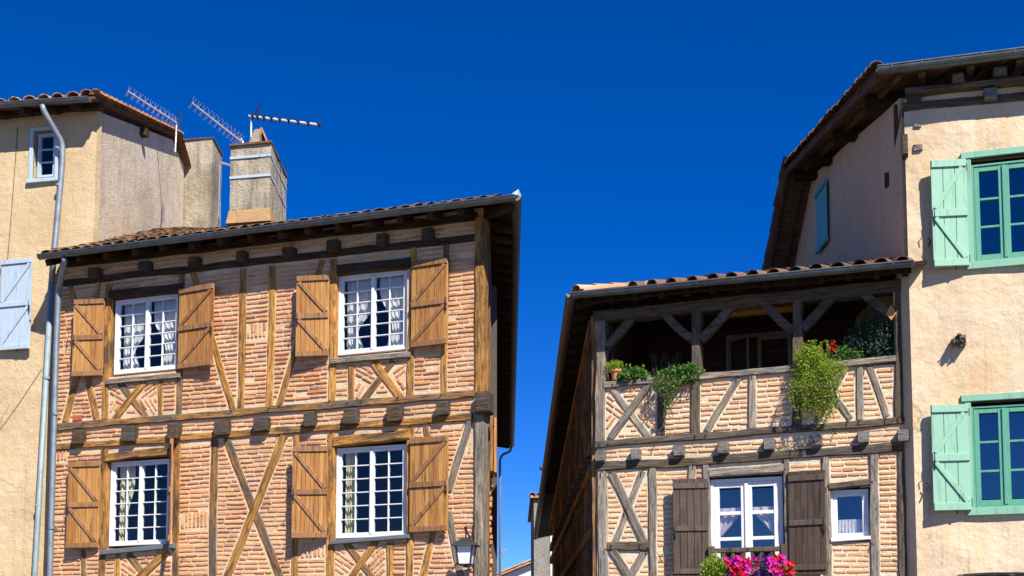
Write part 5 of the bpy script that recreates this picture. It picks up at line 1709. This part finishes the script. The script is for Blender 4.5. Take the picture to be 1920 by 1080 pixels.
# =================================================================== things far behind, down the alley
# narrow rendered house end behind the loggia house
Yb = 38.0
def far_box(name, label, cat, x0, x1, ytop, Y, depth, mat, a=0.0):
    P = at_depth(x0, 1000, Y); pl = Plane(P, Vector((math.cos(a), -math.sin(a), 0)))
    u0, zt = pl.hit(x0, ytop); u1, _ = pl.hit(x1, ytop)
    root = empty(name, pl.world(u0, 0), -a); tag(root, label, cat)
    return root, u1 - u0, zt
plk = Plane(at_depth(1033, 1000, 40), Vector((1, 0, 0)))
root, w_, zt_ = far_box('narrow_house', 'narrow grey rendered house end with one tile cap, far back in the alley', 'house', 1001, 1060, 934, 42, 6, 'plBack')
P3 = [(0, 0), (w_, 0), (w_, 7), (0, 7)]
mb = MB(); mb.box(0, w_, 0, 7, 0, zt_); mb.build('wall', M['plBack'], root)
mb = MB(); mb.box(w_ * .52, w_ * .56, -.03, 0, 0, zt_ - .2); mb.build('corner_strip', M['plW'], root)
rfb = MB(); rfb.box(-.12, w_, -.15, 7.1, zt_, zt_ + .07, .0); rb_ = rfb.build('roof', M['tile'], root)
t5 = canal_tile_mesh(77, M['tile']).mesh('roof_tile', M['tile'])
for i in range(6):
    for j in range(2):
        link('roof_tile', t5, rb_, (-.05 + i * .24, -.22 + j * .4, zt_ + .1))
# low white house with red tiled roof closing the view
rt, w2, zt2 = far_box('white_house', 'low white house with red tiled roof closing the view down the alley', 'house', 926, 1012, 1072, 62, 8, 'plW', a=rad(14))
P = rt.location
zl = zt2 - .15
zz = lambda x: zl + .38 * (x - .3)
mb = MB(); mb.prism([(.5, 0), (3.6, 0), (3.6, zz(3.6) - .12), (.5, zz(.5) - .12)], 0, 6)
mb.build('wall', M['plW'], rt)
mb = MB(); mb.box(-.5, .5, .6, 6, 0, zl - .1); mb.build('wall', M['board'], rt)
r5 = slab('roof', [(-.4, -.35, zz(-.4)), (3.8, -.35, zz(3.8)), (3.8, 6.2, zz(3.8)), (-.4, 6.2, zz(-.4))], .09, 'tile', rt)
ttm = canal_tile_mesh(78, M['tile']).mesh('roof_tile', M['tile'])
for i in range(11):
    for j in range(12):
        o = link('roof_tile', ttm, r5, (-.42 + i * .38, -.32 + j * .25, zz(-.42 + i * .38) + .03), (rad(0), rad(0), 0)); 
        o.matrix_local = Matrix.Translation((-.42 + i * .38, -.30 + j * .25, zz(-.42 + i * .38) + .03)) @ Matrix.Rotation(rad(-20.8), 4, 'Y') @ Matrix.Rotation(rad(-90), 4, 'Z')
mb = MB(); mb.tube([(-.5, -.4, zz(-.5)), (-.5, 6, zz(-.5))], .06, 8); mb.build('gutter', M['zincL'], rt)
mb = MB(); mb.tube([(-.3, -.36, zz(-.5) - .06), (.42, -.08, zz(-.5) - .3), (.42, -.08, 0)], .05, 8); mb.build('drainpipe', M['zincL'], rt)
mb = MB(); mb.box(2.4, 3.1, -1.2, -.5, 0, zt2 - .45); c5 = mb.build('chimney', M['plBack'], rt)
mb = MB(); mb.box(2.3, 3.2, -1.3, -.4, zt2 - .45, zt2 - .38); mb.build('cap_slab', M['tileM'], c5)
a = at_depth(934, 1036, 55); b = at_depth(949, 1031, 55)
mb = MB(); mb.tube([Vector(), b - a], .03, 6); mb.tube([b - a - Vector((0, 0, .12)), b - a + Vector((0, 0, .05))], .02, 5); mb.tube([Vector((.02, 0, 0)), Vector((.05, 0, -2.0))], .025, 6)
for i in range(5): mb.tube([(b - a) * (i / 5) - Vector((0, 0, .06)), (b - a) * (i / 5) + Vector((0, 0, .06))], .01, 4)
o = mb.build('roof_antenna', M['alu'], None, loc=a); tag(o, 'tiny white aerial far down the alley above the white house', 'antenna')

# =================================================================== lantern
LD_ = .42
c = L.p(873.5, 1022, LD_)
root = empty('wall_lantern', L.wor(c), -ALPHA + rad(9)); tag(root, 'dark metal wall lantern with milky panes on the corner post', 'lantern')
k_ = 1 / L.scale(873, 1030) * .92
tw, bw_, hh = 17 * k_, 12 * k_, 39 * k_
m = MB()
m.add([(-24 * k_, -24 * k_, 0), (24 * k_, -24 * k_, 0), (24 * k_, 24 * k_, 0), (-24 * k_, 24 * k_, 0), (-5 * k_, -5 * k_, 15 * k_), (5 * k_, -5 * k_, 15 * k_), (5 * k_, 5 * k_, 15 * k_), (-5 * k_, 5 * k_, 15 * k_),
       (-25 * k_, -25 * k_, -.02), (25 * k_, -25 * k_, -.02), (25 * k_, 25 * k_, -.02), (-25 * k_, 25 * k_, -.02)],
      [(4, 5, 6, 7), (0, 1, 5, 4), (1, 2, 6, 5), (2, 3, 7, 6), (3, 0, 4, 7), (0, 8, 9, 1), (1, 9, 10, 2), (2, 10, 11, 3), (3, 11, 8, 0), (8, 11, 10, 9)])
m.build('lantern_roof', M['lampmetal'], root)
m = MB()
tc = [(-tw, -tw), (tw, -tw), (tw, tw), (-tw, tw)]; bc = [(-bw_, -bw_), (bw_, -bw_), (bw_, bw_), (-bw_, bw_)]
for (x, y), (x2, y2) in zip(tc, bc): m.tube([(x, y, -.0), (x2, y2, -hh)], .012, 5)
for i in range(4):
    m.tube([(*bc[i], -hh), (*bc[(i + 1) % 4], -hh)], .012, 5)
m.tube([(0, 0, -hh - .04), (0, 0, -hh)], .03, 6)
m.build('lantern_frame', M['lampmetal'], root)
for i in range(4):
    j = (i + 1) % 4; q = .93
    m = MB(); m.add([(tc[i][0] * q, tc[i][1] * q, -.01), (tc[j][0] * q, tc[j][1] * q, -.01), (bc[j][0] * q, bc[j][1] * q, -hh + .01), (bc[i][0] * q, bc[i][1] * q, -hh + .01)], [(0, 1, 2, 3)])
    m.build('lantern_pane', M['milk'], root)
m = MB(); tp = Vector((0, 0, 15 * k_))
wx = (L.uz(896, 1010)[0] - c.x)
m.tube([tp, tp + Vector((0, 0, .10))], .012, 6); m.tube([tp + Vector((0, 0, .10)), tp + Vector((-.0, -.02, .16))], .02, 6)
m.tube([tp + Vector((0, 0, .11)), Vector((wx, LD_ + .0, .04))], .013, 6)
m.tube([tp + Vector((.1, .12, .0)), Vector((wx, LD_, .30))], .009, 6)
m.tube([Vector((wx, LD_ - .01, -.12)), Vector((wx, LD_ - .01, .34))], .016, 6)
m.build('bracket', M['iron'], root)
m = MB(); m.tube([Vector((wx - .06, LD_ - .02, -.05)), Vector((wx - .05, LD_ - .02, -1.2))], .008, 6); m.build('supply_cable', M['zincL'], root)

# =================================================================== plants
def leaf(mb, p, d, size, wid, rr, t):
    d = d.normalized(); side = d.cross(Vector((rr.uniform(-1, 1), rr.uniform(-1, 1), rr.uniform(-1, 1)))).normalized()
    n_ = d.cross(side); s = side * size * wid / 2; f = n_ * size * .10
    mb.add([p, p + d * size * .45 + s + f, p + d * size, p + d * size * .45 - s + f], [(0, 1, 2), (0, 2, 3)], t)
def cloud(mb, c, rad3, n, size, wid, rr, droop=0.2, shell=.55):
    c = Vector(c)
    for _ in range(n):
        v = Vector((rr.gauss(0, 1), rr.gauss(0, 1), rr.gauss(0, 1))).normalized()
        r_ = shell + (1 - shell) * rr.random() ** .6
        bump_ = 1 + .25 * noise.noise(v * 2.2 + c)
        p = c + Vector((v.x * rad3[0], v.y * rad3[1], v.z * rad3[2])) * r_ * bump_
        d = v * .7 + Vector((rr.uniform(-1, 1), rr.uniform(-1, 1), rr.uniform(-1, 1))) - Vector((0, 0, droop))
        leaf(mb, p, d, size * rr.uniform(.6, 1.25), wid, rr, rr.random())
def strand(mb, st, p, length, rr, size, wid, sway=.1, out=-.03, dens=70):
    p = Vector(p); q = p.copy(); pts = [q.copy()]
    n = int(length / .05)
    for i in range(n):
        q = q + Vector((rr.gauss(0, .012) + sway * .05, rr.gauss(0, .008) + (out if i < 3 else 0), -.05))
        pts.append(q.copy())
        for _ in range(int(dens * .05)):
            leaf(mb, q + Vector((rr.gauss(0, .02), rr.gauss(0, .02), rr.gauss(0, .015))), Vector((rr.uniform(-1, 1), rr.uniform(-1, .4), rr.uniform(-1, .3))), size * rr.uniform(.6, 1.2), wid, rr, rr.random())
    if len(pts) > 1: st.tube(pts, .004, 4, cap=False)
def plant(name, label, org, cat='plant', group=None):
    root = empty(name, Rh.wor(org), -ALPHA); return tag(root, label, cat, group)
rr = random.Random(77)
RP = lambda x, y, d: Rh.p(x, y, d)
PGp = 'plants on the loggia rail'
# small pot with its plant
o_ = RP(1155, 713, .0)
o_.y = .0
pot = plant('potted_plant', 'small plant in a terracotta pot at the left end of the loggia rail', o_, 'potted plant')
m = MB()
prof = [(.055, 0), (.075, .12), (.09, .12), (.092, .16), (.08, .16), (.07, .13)]
n_ = 14; vs = [(r_ * math.cos(2 * math.pi * i / n_), r_ * math.sin(2 * math.pi * i / n_), z) for r_, z in prof for i in range(n_)]
fs = [(j * n_ + i, j * n_ + (i + 1) % n_, (j + 1) * n_ + (i + 1) % n_, (j + 1) * n_ + i) for j in range(5) for i in range(n_)] + [tuple(reversed(range(n_))), tuple(range(5 * n_, 6 * n_))]
m.add(vs, fs); m.build('flower_pot', M['terracotta'], pot)
m = MB(); cloud(m, (-.02, 0, .20), (.16, .12, .09), 500, .04, .3, rr, -.5, .1); m.build('foliage', M['leafY'], pot, tint=True)
# broad leafed plant
o_ = RP(1190, 710, .0); pl_ = plant('leafy_plant', 'bright green broad leaved plant on the rail right of the terracotta pot', o_)
m = MB(); cloud(m, (-.04, .0, .05), (.24, .12, .13), 700, .055, .8, rr, .1, .2); m.build('foliage', M['leafG'], pl_, tint=True)
m = MB(); m.tube([(0, .02, -.1), (0, .0, .1)], .012, 5); m.build('stem', M['stem'], pl_)
# upright dark spiky plant
o_ = RP(1240, 706, -.15); pl_ = plant('spiky_plant', 'dark upright rosemary with tall spikes behind the loggia rail', o_)
m = MB(); s_ = MB()
for i in range(16):
    x0 = rr.uniform(-.22, .22); hgt = rr.uniform(.18, .42); tip = Vector((x0 * 1.3 + rr.uniform(-.05, .05), rr.uniform(-.06, .1), hgt)); b0 = Vector((x0 * .7, 0, -.1))
    s_.tube([b0, tip], .005, 4)
    for k in range(60):
        q = b0.lerp(tip, .2 + .8 * k / 60); leaf(m, q, Vector((rr.uniform(-1, 1), rr.uniform(-1, 1), .8)), .035, .22, rr, rr.random())
m.build('foliage', M['leafD'], pl_, tint=True); s_.build('stem', M['stem'], pl_)
# trailing plant over the rail
o_ = RP(1270, 705, .04); pl_ = plant('trailing_plant', 'green trailing plant spilling over the rail beside the second loggia post', o_)
m = MB(); s_ = MB()
cloud(m, (0, 0, -.0), (.33, .12, .15), 1300, .042, .7, rr, .2, .2)
cloud(m, (.18, -.02, .05), (.2, .1, .12), 600, .042, .7, rr, .2, .2)
for i in range(40):
    x0 = rr.uniform(-.33, .30); strand(m, s_, (x0, -.08, -.0), (.12 + max(0, .5 - abs(x0 + .12) * 2.2)) * rr.uniform(.6, 1.1), rr, .04, .7, sway=.05 if x0 < -.1 else .0)
m.build('foliage', M['leafG'], pl_, tint=True); s_.build('stem', M['stem'], pl_)
# big cascading bush
o_ = RP(1533, 690, .12); pl_ = plant('cascading_bush', 'large yellow green bush cascading over the rail in front of the third post', o_)
m = MB(); s_ = MB()
for cx, cy, rx, rz, n_ in ((1518, 666, 27, 18, 1500), (1525, 690, 36, 24, 2200), (1532, 716, 40, 28, 2600), (1530, 742, 30, 24, 1500), (1562, 690, 24, 16, 800), (1508, 736, 18, 28, 800), (1548, 752, 16, 24, 600)):
    q = RP(cx, cy, .16) - o_
    cloud(m, q, (rx / 122, .17, rz / 118), n_, .027, .6, rr, .5, .4)
for i in range(46):
    x0 = rr.uniform(-.36, .33); strand(m, s_, (x0, -.1, -.15), (.35 + .42 * rr.random()) * (1 - .9 * abs(x0 + .05)), rr, .028, .6, dens=90)
for i in range(18):
    b0 = Vector((rr.uniform(-.2, .3), 0, .1)); tip = b0 + Vector((rr.uniform(-.08, .12), rr.uniform(-.1, .05), rr.uniform(.15, .3))); s_.tube([b0, tip], .004, 4)
    for k in range(26): leaf(m, b0.lerp(tip, .3 + .7 * k / 26), Vector((rr.uniform(-1, 1), rr.uniform(-1, 1), .3)), .035, .6, rr, rr.random())
m.build('foliage', M['leafY'], pl_, tint=True); s_.build('stem', M['stem'], pl_)
# orange tipped plant
o_ = RP(1577, 676, -.05); pl_ = plant('photinia', 'bushy green plant with an orange red tip right of the cascading bush', o_)
m = MB(); cloud(m, (.08, 0, .05), (.2, .12, .14), 600, .045, .55, rr, .0, .2); m.build('foliage', M['leafG'], pl_, tint=True)
m = MB(); q = RP(1560, 650, -.02) - o_; cloud(m, q, (.045, .05, .08), 60, .045, .5, rr, -.3, .1); m.build('flower', M['petalO'], pl_, tint=True)
# dark oleander
o_ = RP(1650, 680, -.35); pl_ = plant('oleander', 'dark leaved tall shrub in the right corner of the loggia', o_)
m = MB(); s_ = MB()
for cx, cy, rx, rz, n_ in ((1652, 620, 30, 34, 900), (1625, 640, 30, 34, 700), (1660, 655, 24, 34, 600), (1600, 650, 26, 18, 300), (1672, 610, 14, 26, 300)):
    q = RP(cx, cy, -.2) - o_; cloud(m, q, (rx / 118, .25, rz / 116), n_, .07, .3, rr, -.2, .2)
for i in range(8): s_.tube([(0, 0, -.7), (rr.uniform(-.3, .2), 0, .2), (rr.uniform(-.4, .25), -.05, .6)], .012, 5)
m.build('foliage', M['leafD'], pl_, tint=True); s_.build('stem', M['stem'], pl_)
# orange diamond board on the post
q = RP(1671, 588, .03); m = MB(); m.prism([(-.07, 0), (0, -.10), (.07, 0), (0, .12)], -.02, .0, .004)
o = m.build('garden_ornament', M['diamond'], None, loc=Rh.wor(q), rot=(0, 0, -ALPHA)); tag(o, 'small orange diamond shaped board beside the dark oleander', 'ornament')
# ivy on the alley side
q0 = oR(.8, oz0 - .25, .12); root = empty('wall_ivy', Rh.wor(q0), -ALPHA); tag(root, 'sparse green ivy on the shaded alley wall below the loggia corner', 'ivy')
m = MB(); s_ = MB()
for i in range(10): strand(m, s_, (rr.uniform(-.08, .05), rr.uniform(-.4, .4), rr.uniform(-.1, .3)), rr.uniform(.2, .5), rr, .035, .6, out=0, dens=60)
m.build('foliage', M['leafG'], root, tint=True); s_.build('stem', M['stem'], root)
# window box with petunias
a = RP(1322, 1088, .30); b = RP(1486, 1078, .30)
o_ = (a + b) / 2; o_.z -= .12
fb = plant('window_flower_box', 'window box of magenta, red and violet petunias below the big white window', o_, 'flower box')
m = MB(); w_ = b.x - a.x; m.box(-w_ / 2, w_ / 2, -.10, .10, -.12, .06, .01); m.build('planter', M['shutRb'], fb)
m = MB()
for x, y, rx, rz, n_, s in ((1340, 1066, 22, 22, 700, .04), (1330, 1080, 18, 20, 400, .04)):
    cloud(m, RP(x, y, .33) - o_, (rx / 120, .15, rz / 120), n_, s, .7, rr, .0, .2)
m.build('foliage', M['leafY'], fb, tint=True)
m = MB()
for x in range(1350, 1490, 14): cloud(m, RP(x, 1076, .28) - o_, (.12, .13, .16), 240, .045, .6, rr, .0, .2)
m.build('foliage', M['leafG'], fb, tint=True)
def petunia(mb, c, nrm, s, t):
    nrm = nrm.normalized(); a_ = nrm.orthogonal().normalized(); b_ = nrm.cross(a_)
    vs = [c - nrm * s * .35]; n5 = 10
    ph = rr.uniform(0, 6)
    for i in range(n5):
        an = ph + 2 * math.pi * i / n5; q = s * (1.0 if i % 2 == 0 else .8)
        vs.append(c + (a_ * math.cos(an) + b_ * math.sin(an)) * q + nrm * s * rr.uniform(-.15, .2))
    mb.add(vs, [(0, 1 + i, 1 + (i + 1) % n5) for i in range(n5)], t)
def flowers(n, zones, mat):
    mes = []
    for q in range(5):
        m = MB(); petunia(m, Vector(), Vector((0, -1, 0)), 1.0, 0.0); mes.append(m.mesh('flower', M[mat]))
    for zx0, zx1, zy0, zy1, k_ in zones:
        for _ in range(int(k_ * .9)):
            x = rr.uniform(zx0, zx1); y = rr.uniform(zy0, zy1)
            bulge = .36 + .08 * math.sin(x * .11) + .05 * (y - 1045) / 40
            c = RP(x, y, bulge + rr.uniform(-.06, .06)) - o_
            f_ = link('flower', mes[rr.randrange(5)], fb, c, (rr.gauss(-.1, .45), rr.uniform(0, 6), rr.gauss(0, .5)))
            f_.scale = (rr.uniform(.028, .04),) * 3
flowers(0, [(1352, 1376, 1046, 1086, 34), (1378, 1400, 1042, 1062, 26), (1392, 1412, 1050, 1072, 26), (1434, 1474, 1042, 1062, 44), (1440, 1470, 1062, 1088, 24), (1400, 1430, 1060, 1086, 26), (1410, 1420, 1044, 1058, 8)], 'petalM')
flowers(0, [(1372, 1392, 1060, 1076, 22), (1388, 1404, 1046, 1056, 12), (1472, 1487, 1050, 1088, 34), (1446, 1466, 1040, 1050, 10), (1450, 1470, 1060, 1086, 16), (1386, 1400, 1074, 1086, 8), (1358, 1372, 1052, 1060, 6)], 'petalR')
flowers(0, [(1406, 1430, 1064, 1084, 11), (1422, 1438, 1040, 1058, 7), (1432, 1444, 1060, 1088, 5), (1396, 1408, 1076, 1088, 6)], 'petalP')
